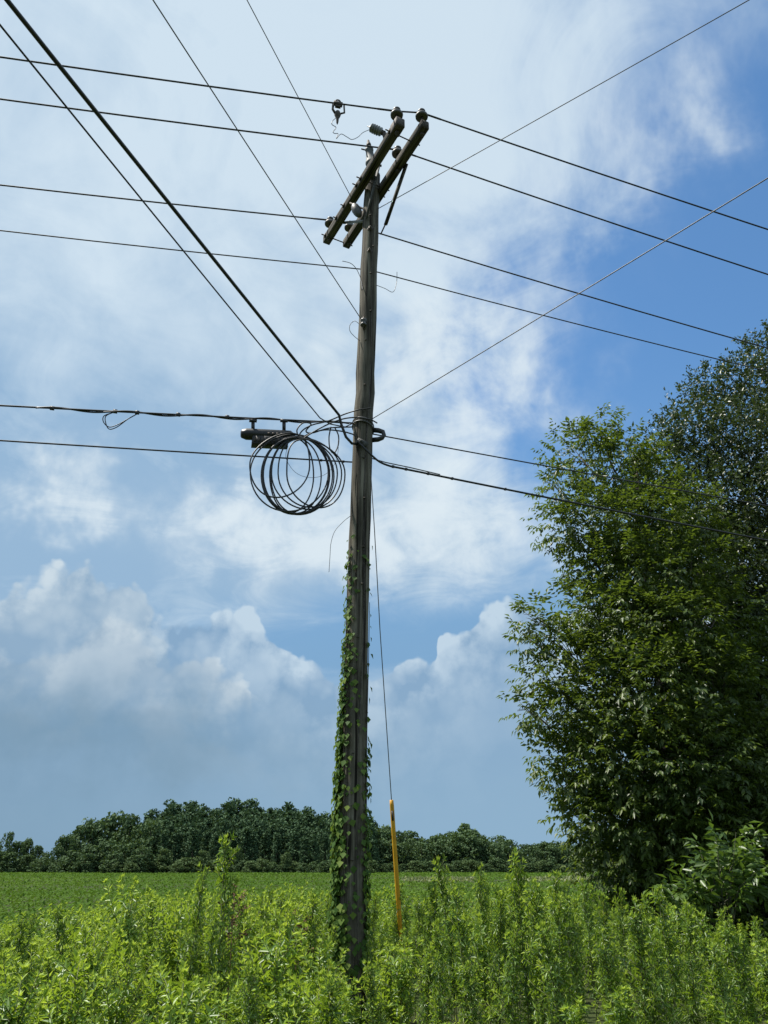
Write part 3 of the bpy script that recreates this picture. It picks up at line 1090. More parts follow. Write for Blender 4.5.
# armour wraps where the top lines are tied are part of the insulators' ties
for key in ('lnear', 'rnear', 'rmid', 'lfar', 'rfar'):
    p = INS[key] - PO
    m = MB()
    th = np.linspace(0, 4 * np.pi, 24)
    ring = np.stack([p[0] + 0.042 * np.cos(th), p[1] + 0.042 * np.sin(th), p[2] + np.linspace(-0.012, 0.012, 24)], 1)
    m.tube(ring, 0.006, 5)
    for sg, edge in {'lnear': ((-1, (0, 57)),), 'rnear': ((1, (768, 229.5)),), 'rmid': ((-1, (0, 99)), (1, (768, 274.5))), 'lfar': ((-1, (0, 185)),), 'rfar': ((1, (746, 342)),)}[key]:
        m.tube(half_span(INS[key], edge, sg, 0.24, n=6) - PO, 0.0125, 6)
    link('tie_wire', m.mesh('tie_wire', MT['conductor'], True), pole)


def free_wire(name, label, cat, P, edge, Z, r, mat, length=30, sag=0.0, group=None, pre=None):
    """a wire from P through the pixel 'edge' where it is at height Z, carried on to the given length"""
    P = np.asarray(P)
    E = atz(edge[0], edge[1], Z)
    d = E - P
    l = np.linalg.norm(d[:2])
    ts = np.linspace(0, 1, 30) ** 1.5 * (length / l)
    s = ts * l
    pts = P + d * ts[:, None]
    pts[:, 2] += 0.0011 * s * (s - l) + sag * 0
    if pre is not None:
        pts = np.concatenate([np.asarray(pre), pts])
    m = MB()
    m.tube(pts, r, 6)
    return tag(m.build(name, mat), label, cat, group)


GS = 'single wires running from the pole over the viewer'
p = sp0 + np.array([-0.03, -0.02, 0.03])
free_wire('service_wire', 'thin wire coming down from the top left to the spool halfway up the pole', 'wire', p, (153, 0), p[2] - 0.12, 0.0055, MT['strand'], group=GS)
p = at(351, 197, PY - 0.03)
free_wire('service_wire', 'thin steep wire from the top edge to the left crossarm, nearest the pole', 'wire', p, (247, 0), p[2] - 0.10, 0.0050, MT['strand'], group=GS)
zr = at(372, 212, PY)[2]
p = pole_at(zr) + np.array([pole_r(zr) * 0.8, -0.05, 0])
free_wire('guy_wire', 'thin wire rising from below the crossarms to the top right corner', 'wire', p, (749, 0), p[2] - 0.10, 0.0052, MT['strand'], group=GS)
zr = at(374, 422.5, PY)[2]
p = pole_at(zr) + np.array([pole_r(zr) * 0.8, -0.06, 0])
free_wire('guy_wire', 'thin wire rising from the telephone cables to the right edge, below the other', 'wire', p, (768, 178), p[2] - 0.05, 0.0048, MT['strand'], group=GS)

# telephone cables coming from overhead at the upper left
HUB = pole_at(at(362, 425, PY)[2]) + np.array([-pole_r(6), -0.04, 0])
pA = at(339, 415, PY - 0.25)
pre = [at(358, 444, PY - pole_r(6) - 0.02), at(352, 443.5, PY - 0.16), at(346, 437, PY - 0.2), at(341.5, 425, PY - 0.23)]
free_wire('telephone_cable', 'thick black cable running from the top left corner down to the pole', 'cable', pA, (7, 0), pA[2] - 0.02, 0.0145, MT['rubber'], pre=pre)
pB = at(320, 418, PY - 0.2)
free_wire('telephone_cable', 'thinner black cable beside the thick one, from the left edge to the pole', 'cable', pB, (0, 25), pB[2] - 0.02, 0.0065, MT['rubber'], pre=[HUB + UP * 0.0, at(345, 427, PY - 0.14), at(330, 424, PY - 0.2)])


def chain(name, label, cat, pts, r, mat, smooth_n=8, group=None):
    """smooth tube through 3D points"""
    pts = np.asarray(pts, dtype=float)
    out = []
    n = len(pts)
    for i in range(n - 1):
        p0, p1, p2, p3 = pts[max(i - 1, 0)], pts[i], pts[i + 1], pts[min(i + 2, n - 1)]
        for t in np.linspace(0, 1, smooth_n, endpoint=False):
            out.append(0.5 * ((2 * p1) + (-p0 + p2) * t + (2 * p0 - 5 * p1 + 4 * p2 - p3) * t * t + (-p0 + 3 * p1 - 3 * p2 + p3) * t ** 3))
    out.append(pts[-1])
    m = MB()
    m.tube(out, r, 7)
    return m if name is None else tag(m.build(name, mat), label, cat, group)


TP = HUB


def tp(px, py, off=0.0):
    """a point on the vertical plane of the telephone strand, pushed towards the viewer by off"""
    p = on_plane(px, py, TP, U)
    return p + unit(np.array([0, 0, EYE]) - p) * off


# strand bundle on the left: messenger, lashed cable twisting round it, slack loop
lp = half_span(HUB, (0, 405.5), -1, 42, 0.0009)
m = MB()
m.tube(lp, 0.0095, 7)
strand = tag(m.build('telephone_line', MT['rubber']), 'black telephone line from the left edge carrying the splice case and coil', 'cable')
m = MB()
sv = np.linspace(0.05, 3.2, 120)
c = np.stack([np.interp(sv, np.dot(lp - lp[0], -U), lp[:, k]) for k in range(3)], 1)
c[:, 2] += 0.014 * np.sin(sv * 9) - 0.006
c[:, 1] += 0.014 * np.cos(sv * 9)
m.tube(c, 0.009, 6)
link('lashed_cable', m.mesh('lashed_cable', MT['rubber'], True), strand)
for px in (52, 115, 137, 178, 227):
    q = tp(px, 405.5 + px * 0.062)
    q = np.array([np.interp(q[0], lp[::-1, 0], lp[::-1, k]) for k in range(3)])
    m = MB()
    m.box(q, U, np.cross(UP, U), UP, 0.02, 0.014, 0.018, 0.003)
    link('lashing_clamp', m.mesh('lashing_clamp', MT['rubber']), strand)
for d in (0.0, 2.0):
    pts = [tp(137, 414), tp(128, 419), tp(117, 425 + d), tp(109, 427 + d), tp(103.5 + d, 422), tp(104 + d, 416), tp(113, 412.5)]
    m = chain(None, None, None, pts, 0.005, MT['rubber'])
    link('slack_loop', m.mesh('slack_loop', MT['rubber'], True), strand)

HUB2 = pole_at(at(358, 460, PY)[2]) + np.array([-pole_r(5.5) * 0.8, 0.05, 0])
m = MB()
l2p = half_span(HUB2, (0, 440.5), -1, 42, 0.0009)
m.tube(l2p, 0.0085, 7)
l2 = tag(m.build('telephone_line', MT['rubber']), 'plain black telephone line at left, below the coil and splice case line', 'cable')
for px, py in ((343, 458.2), (321, 455)):
    q = on_plane(px, py, HUB2, U)
    q = np.array([np.interp(q[0], l2p[::-1, 0], l2p[::-1, k]) for k in range(3)])
    m = MB()
    m.box(q, U, np.cross(UP, U), UP, 0.016, 0.010, 0.012, 0.003)
    link('lashing_clamp', m.mesh('lashing_clamp', MT['rubber']), l2)

# right hand lines
HUB3 = pole_at(at(372, 432, PY)[2]) + np.array([pole_r(6) * 0.9, 0.04, 0])
m = MB()
m.tube(half_span(HUB3, (590, 474), 1, 42, 0.0009), 0.0075, 7)
tag(m.build('telephone_line', MT['rubber']), 'thin black telephone line leaving the pole to the right, upper of two', 'cable')
HUB4 = at(400, 468, PY - 0.05)
rp = half_span(HUB4, (768, 540.5), 1, 42, 0.0013)
pre = np.array([at(357, 440.5, PY - 0.155), at(364, 447.5, PY - 0.165), at(372, 455.5, PY - 0.155), at(380, 462, PY - 0.1), at(390, 466, PY - 0.06)])
m = chain(None, None, None, np.concatenate([pre, rp]), 0.0115, MT['rubber'], 4)
l4 = tag(m.build('telephone_line', MT['rubber']), 'thick black telephone line leaving the pole to the right, lower of two', 'cable')
m = MB()
m.tube([at(372, 458.5, PY + 0.02), at(386, 462.5, PY - 0.03), at(410, 467.5, PY + 0.02), at(440, 474.5, PY + 0.22)], 0.006, 6)
link('messenger', m.mesh('messenger', MT['strand'], True), l4)
for px, py in ((393, 464.2), (406, 469), (428, 472.5), (452, 476.5), (505, 486), (555, 495.5), (630, 510)):
    q = on_plane(px, py, HUB4, U)
    q = np.array([np.interp(q[0], rp[:, 0], rp[:, k]) for k in range(3)]) if px > 401 else at(px, 466.6, PY - 0.055)
    m = MB()
    m.box(q, U, np.cross(UP, U), UP, 0.013, 0.011, 0.014, 0.003)
    link('lashing_clamp', m.mesh('lashing_clamp', MT['rubber']), l4)

# jumble of leads between the pole and the coil tie
GL = 'loose leads between coil and pole'
TIE = (300, 437)
chain('lead_cable', 'black lead arching from the coil tie to high on the pole, uppermost of the leads', 'cable',
      [tp(297, 440, 0.05), tp(302, 431, 0.05), tp(312, 425, 0.06), tp(328, 421, 0.06), tp(345, 414, 0.05), at(358, 410, PY - 0.14), at(371, 408, PY - 0.13)], 0.0078, MT['rubber'], group=GL)
chain('lead_cable', 'black lead looping twice round the strand beside the coil tie', 'cable',
      [tp(299, 438, 0.04), tp(297, 430, 0.04), tp(303, 423, 0.04), tp(311, 424, 0.05), tp(306, 431, 0.05), tp(312, 433, 0.04), tp(330, 428, 0.04), tp(352, 427, 0.02)], 0.0078, MT['rubber'], group=GL)
chain('lead_cable', 'black lead drooping slightly from the coil tie straight to the pole', 'cable',
      [tp(300, 439, 0.07), tp(309, 434, 0.07), tp(324, 430, 0.07), tp(340, 431, 0.07), tp(352, 434, 0.06), at(355, 436, PY - 0.1)], 0.0078, MT['rubber'], group=GL)
chain('lead_cable', 'black lead from the coil tie that crosses the front of the pole', 'cable',
      [tp(301, 440, 0.1), tp(315, 431, 0.1), tp(331, 423, 0.1), tp(345, 418.5, 0.1), at(358, 417.5, PY - 0.15), at(370, 419.5, PY - 0.15), at(377, 423, PY - 0.05)], 0.0078, MT['rubber'], group=GL)
chain('lead_cable', 'narrow black hanging loop of cable between coil and pole', 'cable',
      [tp(331, 427, 0.03), tp(329, 437, 0.03), tp(330, 449, 0.03), tp(334, 453, 0.03), tp(338, 446, 0.03), tp(338.5, 436, 0.03), tp(335, 428, 0.03)], 0.0072, MT['rubber'])
chain('drop_wire', 'thin wire drooping in a wide arc inside the cable coil', 'wire',
      [tp(288, 446, -0.02), tp(286, 458, -0.02), tp(295, 472, -0.02), tp(309, 477.5, -0.02), tp(324, 475, -0.02), tp(334, 465, -0.02), tp(338, 452, -0.02), tp(338, 441, -0.02)], 0.0022, MT['rubber'])

# coil of spare cable hung from the strand: real overlapping turns
coil = thing('cable_coil', 'hanging round coil of spare black cable beside the pole', 'cable coil', tp(300, 440, 0.05))
CO = np.array(coil.location)
LOOPS = [(97, 490, 84, 496, 0.06, -0.10), (100, 612, 92, 585, 0.03, -0.05), (172, 615, 108, 604, 0.02, 0.0), (180, 650, 110, 606, 0.05, 0.03), (186, 622, 104, 600, 0.0, 0.0),
         (228, 516, 118, 592, -0.02, -0.04), (240, 700, 112, 572, 0.04, 0.06), (283, 672, 120, 558, 0.06, 0.05), (340, 722, 124, 562, 0.08, 0.10), (236, 566, 116, 598, 0.04, 0.0), (176, 640, 112, 600, 0.07, 0.02)]
for (x0, x1, y0, y1, off, lean) in LOOPS:
    # every turn passes close to the tie at the top and hangs below it
    th = np.linspace(0, 2 * np.pi, 48)
    cx, cy, rx, ry = (x0 + x1) / 2, (y0 + y1) / 2, (x1 - x0) / 2, (y1 - y0) / 2
    tx = 400
    ptl = []
    for a in th:
        xx = cx + rx * math.sin(a)
        yy = cy - ry * math.cos(a)
        w = max(0.0, math.cos(a)) ** 2
        xx += (tx - cx) * 0.62 * w
        xx -= (tx - cx) * 0.18 * max(0.0, -math.cos(a)) ** 2
        depth = 0.05 + off + 0.05 * math.sin(a + lean * 20) * (1 - w)
        ptl.append(tp(235 + xx * 0.1523, 420 + yy * 0.1562, depth))
    m = MB()
    m.tube(ptl, 0.0080, 6, False)
    m.v = [k - CO for k in m.v]
    link('cable_turn', m.mesh('cable_turn', MT['rubber'], True), coil)
m = MB()
for k in range(4):
    th = np.linspace(0, 2 * np.pi, 14)
    c = tp(299.5 + k * 0.8, 437.5 + k * 0.4, 0.05) - CO
    m.tube(np.stack([c[0] + 0.03 * np.cos(th), c[1] + 0.06 * np.sin(th), c[2] + 0.02 * np.sin(th)], 1), 0.004, 5, False)
link('tie', m.mesh('tie', MT['strand'], True), coil)

# splice case hung under the strand by two hangers
e0, e1 = tp(243.5, 434, -0.06), tp(293, 436.5, -0.06)
sc_ = thing('splice_case', 'black ribbed cable splice case hanging under the telephone line', 'splice case', (e0 + e1) / 2)
SO = np.array(sc_.location)
axs = unit(e1 - e0)
Ls = np.linalg.norm(e1 - e0)
m = MB()
m.lathe(e0 - SO, axs, [(-0.03, 0.03), (-0.02, 0.045), (0.03, 0.064), (Ls - 0.03, 0.064), (Ls - 0.01, 0.05), (Ls + 0.02, 0.03)], 8)
link('case_body', m.mesh('case_body', MT['rubber'], False), sc_)
m = MB()
low = (e0 + e1) / 2 - UP * 0.085 - SO + axs * 0.02
m.box(low, axs, np.cross(UP, axs), UP, Ls * 0.36, 0.055, 0.055, 0.012)
lower = link('lower_tray', m.mesh('lower_tray', MT['rubber']), sc_)
m = MB()
side = unit(np.cross(axs, UP))
if side[1] > 0:
    side = -side
for k in range(9):
    m.box(low - axs * Ls * 0.31 + axs * Ls * 0.078 * k + side * 0.056, axs, UP, side, 0.012, 0.03, 0.004)
for k in range(6):
    m.box((e0 + e1) / 2 - SO + axs * (0.0 + 0.045 * k) + side * 0.060 - UP * 0.01, axs, UP, side, 0.014, 0.010, 0.004)
link('rib', m.mesh('rib', MT['rust']), lower)
for px in (253, 284):
    q0, q1 = tp(px, 421.5, 0.0) - SO, tp(px, 433, -0.05) - SO
    m = MB()
    m.box((q0 + q1) / 2, q1 - q0, axs, np.cross(q1 - q0, axs), np.linalg.norm(q1 - q0) / 2, 0.018, 0.008)
    m.box(q0 + UP * 0.01, axs, UP, side, 0.04, 0.015, 0.015, 0.004)
    link('hanger', m.mesh('hanger', MT['rubber']), sc_)

# hot-line clamp on the top wire and its crinkled lead to the arrester
wl = half_span(INS['lnear'], (0, 57), -1, 42)


def on_wire(px):
    d = ray(px, 104)
    q = on_plane(px, 104, INS['lnear'], U)
    s = np.dot(q - INS['lnear'], -U)
    return np.array([np.interp(s, np.dot(wl - wl[0], -U), wl[:, k]) for k in range(3)])


kc = on_wire(338)
clamp = thing('line_clamp', 'small bronze clamp hooked over the topmost power line left of the crossarms', 'wire clamp', kc)
clamp.scale = (1.45, 1.45, 1.45)
m = MB()
th = np.linspace(-0.3, np.pi + 0.3, 12)
m.tube([U * 0.022 * math.cos(a) + UP * (0.012 + 0.03 * math.sin(a)) for a in th], 0.006, 6)
m.box(UP * -0.005, U, np.cross(UP, U), UP, 0.036, 0.016, 0.017, 0.005)
m.box(UP * -0.035, U, np.cross(UP, U), UP, 0.022, 0.012, 0.010, 0.003)
link('clamp_body', m.mesh('clamp_body', MT['rust'], False), clamp)
m = MB()
m.tube([U * -0.038 + UP * -0.02, U * -0.042 + UP * -0.08, U * -0.02 + UP * -0.12], 0.010, 6)
m.tube([U * 0.05 + UP * -0.01, U * 0.055 + UP * -0.09, U * 0.01 + UP * -0.12], 0.008, 6)
m.lathe(UP * -0.10, -UP, [(0, 0.02), (0.03, 0.028), (0.05, 0.022), (0.07, 0.012), (0.12, 0.009), (0.14, 0.004)], 8)
link('eye_screw', m.mesh('eye_screw', MT['rust'], True), clamp)
lead_px = [(337, 117), (332.5, 121), (332, 124.5), (336, 127.5), (333, 132), (335, 133.5), (338, 133.8), (336.5, 138.5), (341, 134), (347, 137), (352, 139.5), (358, 137), (363, 132.5), (370, 129.5)]
chain('jumper_lead', 'crinkled thin wire dangling from the line clamp to the ribbed arrester', 'wire',
      [at(px, py, np.interp(px, [332, 371], [kc[1], a0[1]])) for px, py in lead_px], 0.0042, MT['strand'], 5)

# stray wire ends round the pole
GT = 'stray wire tails on the pole'
chain('wire_tail', 'thin wire tail looping off the neutral line left of the pole', 'wire', [at(342, 261, PY - 0.03), at(351, 263.5, PY - 0.03), at(357, 270, PY - 0.03), at(361, 280, PY - 0.06), at(362.5, 290, PY - 0.1)], 0.0042, MT['strand'], 6, GT)
chain('wire_tail', 'thin crooked wire tail under the neutral line right of the pole', 'wire', [at(397, 272, PY + 0.15), at(396.5, 283, PY + 0.1), at(393, 292, PY + 0.05), at(385, 288.5, PY), at(376, 285, PY - 0.02)], 0.0035, MT['strand'], 6, GT)
chain('wire_tail', 'small open wire loop at the spool on the left of the pole', 'wire', [at(361, 326, PY - 0.15), at(355, 321, PY - 0.12), at(350, 325, PY - 0.1), at(350, 331, PY - 0.1), at(354, 336, PY - 0.08), at(360, 341, PY - 0.08)], 0.0035, MT['strand'], 6, GT)
chain('wire_tail', 'thin loose wire hanging left of the pole below the cable coil', 'wire', [at(352, 515, PY - 0.1), at(344, 521, PY - 0.1), at(335, 531, PY - 0.1), at(331, 543, PY - 0.1), at(330, 556, PY - 0.1), at(329, 572, PY - 0.1)], 0.0028, MT['strand'], 6, GT)

# down guy with yellow guard
ga = pole_at(at(371, 455, PY)[2]) + np.array([pole_r(5.6) * 0.75, 0.08, 0])
g1 = at(391.5, 800, 8.9)
g2 = at(400.5, 935, 9.15)
dirg = unit(g2 - g1)
gend = g1 + dirg * (g1[2] + 0.05) / -dirg[2]
guy = thing('down_guy', 'steel down guy behind the pole ending in a yellow plastic guard', 'guy wire', gend)
GO = np.array(gend)
m = MB()
m.tube([ga - GO, at(374.5, 530, PY + 0.35) - GO, at(380, 630, PY + 0.8) - GO, g1 - GO, gend - GO], 0.0055, 6)
link('strand', m.mesh('strand', MT['strand'], True), guy)
m = MB()
gt = g1 - dirg * 0.0
m.tube([gt - GO, gt + dirg * 0.05 - GO, g2 - GO, gend - dirg * 0.2 - GO], [0.021, 0.024, 0.025, 0.025], 10)
gd = link('guy_guard', m.mesh('guy_guard', MT['yellow'], True), guy)
m = MB()
front = unit(np.array([0, 0, EYE]) - g1)
q = gt + dirg * 0.16 + front * 0.0215
m.box(q - GO, dirg, np.cross(dirg, front), front, 0.05, 0.012, 0.005)
link('slot', m.mesh('slot', MT['rust']), gd)


# ------------------------------------------------------------------ vine on the pole
def build_vine():
    root = thing('climbing_vine', 'green climbing vine with heart-shaped leaves on the left and foot of the pole', 'vine', (pole_at(0)[0], PY - 0.1, 0))
    VO = np.array(root.location)
    P, Dv, N, S = [], [], [], []
    stems = MB()
    for k, (a0_, zt) in enumerate([(200, 4.3), (215, 3.7), (186, 3.2), (232, 2.9), (170, 3.6), (250, 2.0), (-10, 2.75), (8, 2.5), (285, 1.3), (150, 2.4), (225, 4.5), (-5, 4.0)]):
        zv = np.linspace(0, zt, int(zt * 9))
        ang = R(a0_) + 0.18 * np.sin(zv * 2.3 + k)
        pts = np.array([pole_at(z) + np.array([math.cos(a), math.sin(a), 0]) * (pole_r(z) + 0.006) for z, a in zip(zv, ang)])
        stems.tube(pts - VO, np.linspace(0.008, 0.003, len(pts)), 5)
    n = 6400
    z = 0.2 + 4.5 * RNG.random(n)
    mode = RNG.random(n)
    angL = R(197) + R(23) * RNG.normal(size=n) + 0.25 * np.sin(z * 2.1)
    angR = R(-12) + R(20) * RNG.normal(size=n)
    angF = R(250) + R(30) * RNG.normal(size=n)
    ang = np.where(mode < 0.70, angL, np.where(mode < 0.84, angR, angF))
    dens = np.where(mode < 0.70, np.interp(z, [0, 1.0, 2.2, 3.0, 3.7, 4.6], [1, 0.9, 0.75, 0.36, 0.10, 0.04]),
                    np.where(mode < 0.84, np.interp(z, [0, 0.9, 1.5, 1.9, 2.6, 2.75, 3.9, 4.3], [1, 1, 0.8, 0.8, 0.6, 0.04, 0.05, 0.03]), np.interp(z, [0, 0.9, 1.6, 2.4, 3.2, 4.3], [1.0, 0.65, 0.16, 0.10, 0.10, 0.05])))
    keep = RNG.random(n) < dens
    z, ang, mode = z[keep], ang[keep], mode[keep]
    n = len(z)
    o = np.stack([np.cos(ang), np.sin(ang), np.zeros(n)], 1)
    rr = np.interp(z, pole_axis[:, 2], pole_axis[:, 0])
    base = np.stack([rr, np.full(n, PY), z], 1)
    bul = np.interp(z, [0, 0.9, 2.2, 3.2, 5], [0.12, 0.07, 0.055, 0.035, 0.02]) * np.where((mode >= 0.70) & (mode < 0.84), 0.7, 1.0)
    P = base + o * (np.array([pole_r(k) for k in z]) + 0.004 + bul * RNG.random(n) ** 1.5)[:, None]
    Dv = o * 0.35 + np.array([0, 0, -0.85]) + rdir(n) * 0.25
    N = o * 0.9 + np.array([0, 0, 0.5]) + rdir(n) * 0.25
    Lf = 0.050 * (0.45 + 0.95 * RNG.random(n))
    V, F = leaf_batch(P - VO, Dv, N, Lf, Lf * 1.05, 0.06, 0.18, 0.40)
    link('foliage', mesh_np('vine_foliage', V, [F], MT['vine']), root)
    stems.build('stem', MT['bark'], root)


build_vine()


# ------------------------------------------------------------------ weeds
def weed_mesh(kind):
    """returns (foliage mesh, stem mesh); plant one unit = 1 m tall, base at the origin"""
    bs = {0: [], 1: [], 2: []}
    stem = MB()

    def shoot(p0, p1, n, l0, w, tip=True, low=True, lean=0.9):
        t = np.sort(RNG.random(n)) ** 0.8
        ax = unit(p1 - p0)
        Pn = p0 + (p1 - p0) * t[:, None]
        a = np.arange(n) * 2.39996 + RNG.random() * 6
        e1_ = unit(np.cross(ax, [0.3, 0.9, 0.1]))
        e2_ = np.cross(ax, e1_)
        o = np.cos(a)[:, None] * e1_ + np.sin(a)[:, None] * e2_
        up = np.interp(t, [0, 0.5, 0.85, 1], [0.15, 0.5, 0.95, 1.8])[:, None]
        Dd = o * lean + ax * up + rdir(n) * 0.18
        Nn = ax * 1.0 - o * 0.35 * up + rdir(n) * 0.15
        Ll = l0 * np.interp(t, [0, 0.35, 0.8, 1], [0.85, 1.0, 0.8, 0.42]) * (0.75 + 0.5 * RNG.random(n))
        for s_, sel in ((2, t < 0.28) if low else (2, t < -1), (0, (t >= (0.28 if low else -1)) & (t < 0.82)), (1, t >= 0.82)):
            if sel.any():
                bs[s_].append(leaf_batch(Pn[sel], Dd[sel], Nn[sel], Ll[sel], Ll[sel] * w, 0.14, 0.22, 0.45))
        if tip:
            k = 14
            a = np.arange(k) * 2.4
            o = np.cos(a)[:, None] * e1_ + np.sin(a)[:, None] * e2_
            lf = l0 * 0.60 * (0.7 + 0.5 * RNG.random(k))
            bs[1].append(leaf_batch(np.repeat(p1[None], k, 0), o * (0.35 + 0.5 * RNG.random((k, 1))) + ax, ax - o * 0.5, lf, lf * w * 1.25, 0.14, 0.1, 0.5))

    bend = RNG.normal(size=2) * 0.05
    top = np.array([bend[0], bend[1], 1.0])
    mid = np.array([bend[0] * 0.35, bend[1] * 0.35, 0.5])
    stem.tube([(0, 0, -0.03), mid, top], [0.0065, 0.005, 0.002], 5)
    def at_h(h):
        return np.array([bend[0] * h * h, bend[1] * h * h, h])

    def side(h, length, n, l0, w, rise, young):
        a = RNG.random() * 6.28
        q = at_h(h)
        e = q + np.array([math.cos(a) * length, math.sin(a) * length, rise])
        stem.tube([q, e], [0.0026, 0.0012], 4)
        shoot(q, e, n, l0, w, young, False, 1.0)

    if kind == 'spike':
        shoot(at_h(0.38), top, 110, 0.060, 0.20, True, False)
        shoot(at_h(0.12), at_h(0.42), 22, 0.06, 0.18, False, True)
        for k in range(52):
            h = 0.40 + 0.56 * (k + RNG.random()) / 52
            side(h, (0.085 + 0.05 * RNG.random()) * np.interp(h, [0.4, 0.65, 0.96], [0.8, 1.0, 0.4]), 10, 0.050, 0.22, 0.045 + 0.03 * RNG.random(), h > 0.80 and k % 2 == 0)
    elif kind == 'bushy':
        shoot(at_h(0.3), top, 80, 0.070, 0.25)
        for k in range(15):
            h = 0.45 + 0.45 * RNG.random()
            r_ = 0.10 + 0.12 * RNG.random()
            a = k * 2.4 + RNG.random()
            q = at_h(h)
            e = q + np.array([math.cos(a) * r_, math.sin(a) * r_, min(0.26, 1.0 - h) * (0.6 + 0.5 * RNG.random()) + 0.04])
            stem.tube([q, e], [0.003, 0.0014], 4)
            shoot(q, e, 24, 0.060, 0.30, True, False, 1.0)
        for k in range(14):
            side(0.3 + 0.5 * RNG.random(), 0.09, 9, 0.062, 0.28, 0.05, False)
    else:   # broad, lower
        shoot(at_h(0.15), top, 80, 0.075, 0.36, True, True, 1.1)
        for k in range(7):
            side(0.35 + 0.45 * RNG.random(), 0.15, 26, 0.06, 0.38, 0.18, True)
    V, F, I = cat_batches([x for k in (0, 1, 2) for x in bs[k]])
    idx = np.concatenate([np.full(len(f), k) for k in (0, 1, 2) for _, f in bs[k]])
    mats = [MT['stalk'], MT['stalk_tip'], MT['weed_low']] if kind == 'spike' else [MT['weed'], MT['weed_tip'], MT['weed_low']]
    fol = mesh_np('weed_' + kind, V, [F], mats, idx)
    return fol, stem.mesh('weed_stem', MT['weed_stem'], True), (V, F, idx)


WEEDS = {k: [weed_mesh(k) for _ in range(n)] for k, n in (('spike', 6), ('bushy', 6), ('broad', 3))}
TOPLINE = ([-60, 0, 60, 120, 200, 270, 330, 390, 430, 470, 530, 580, 630, 680, 720, 768, 840], [930, 926, 918, 908, 898, 893, 896, 894, 888, 880, 880, 893, 904, 914, 924, 936, 940])


def weed_cap(x, y):
    px = 384 + FPX * x / (y * math.cos(TILT))
    return 1.6 - y * (np.interp(px, *TOPLINE) - HOR) / 929.0, px


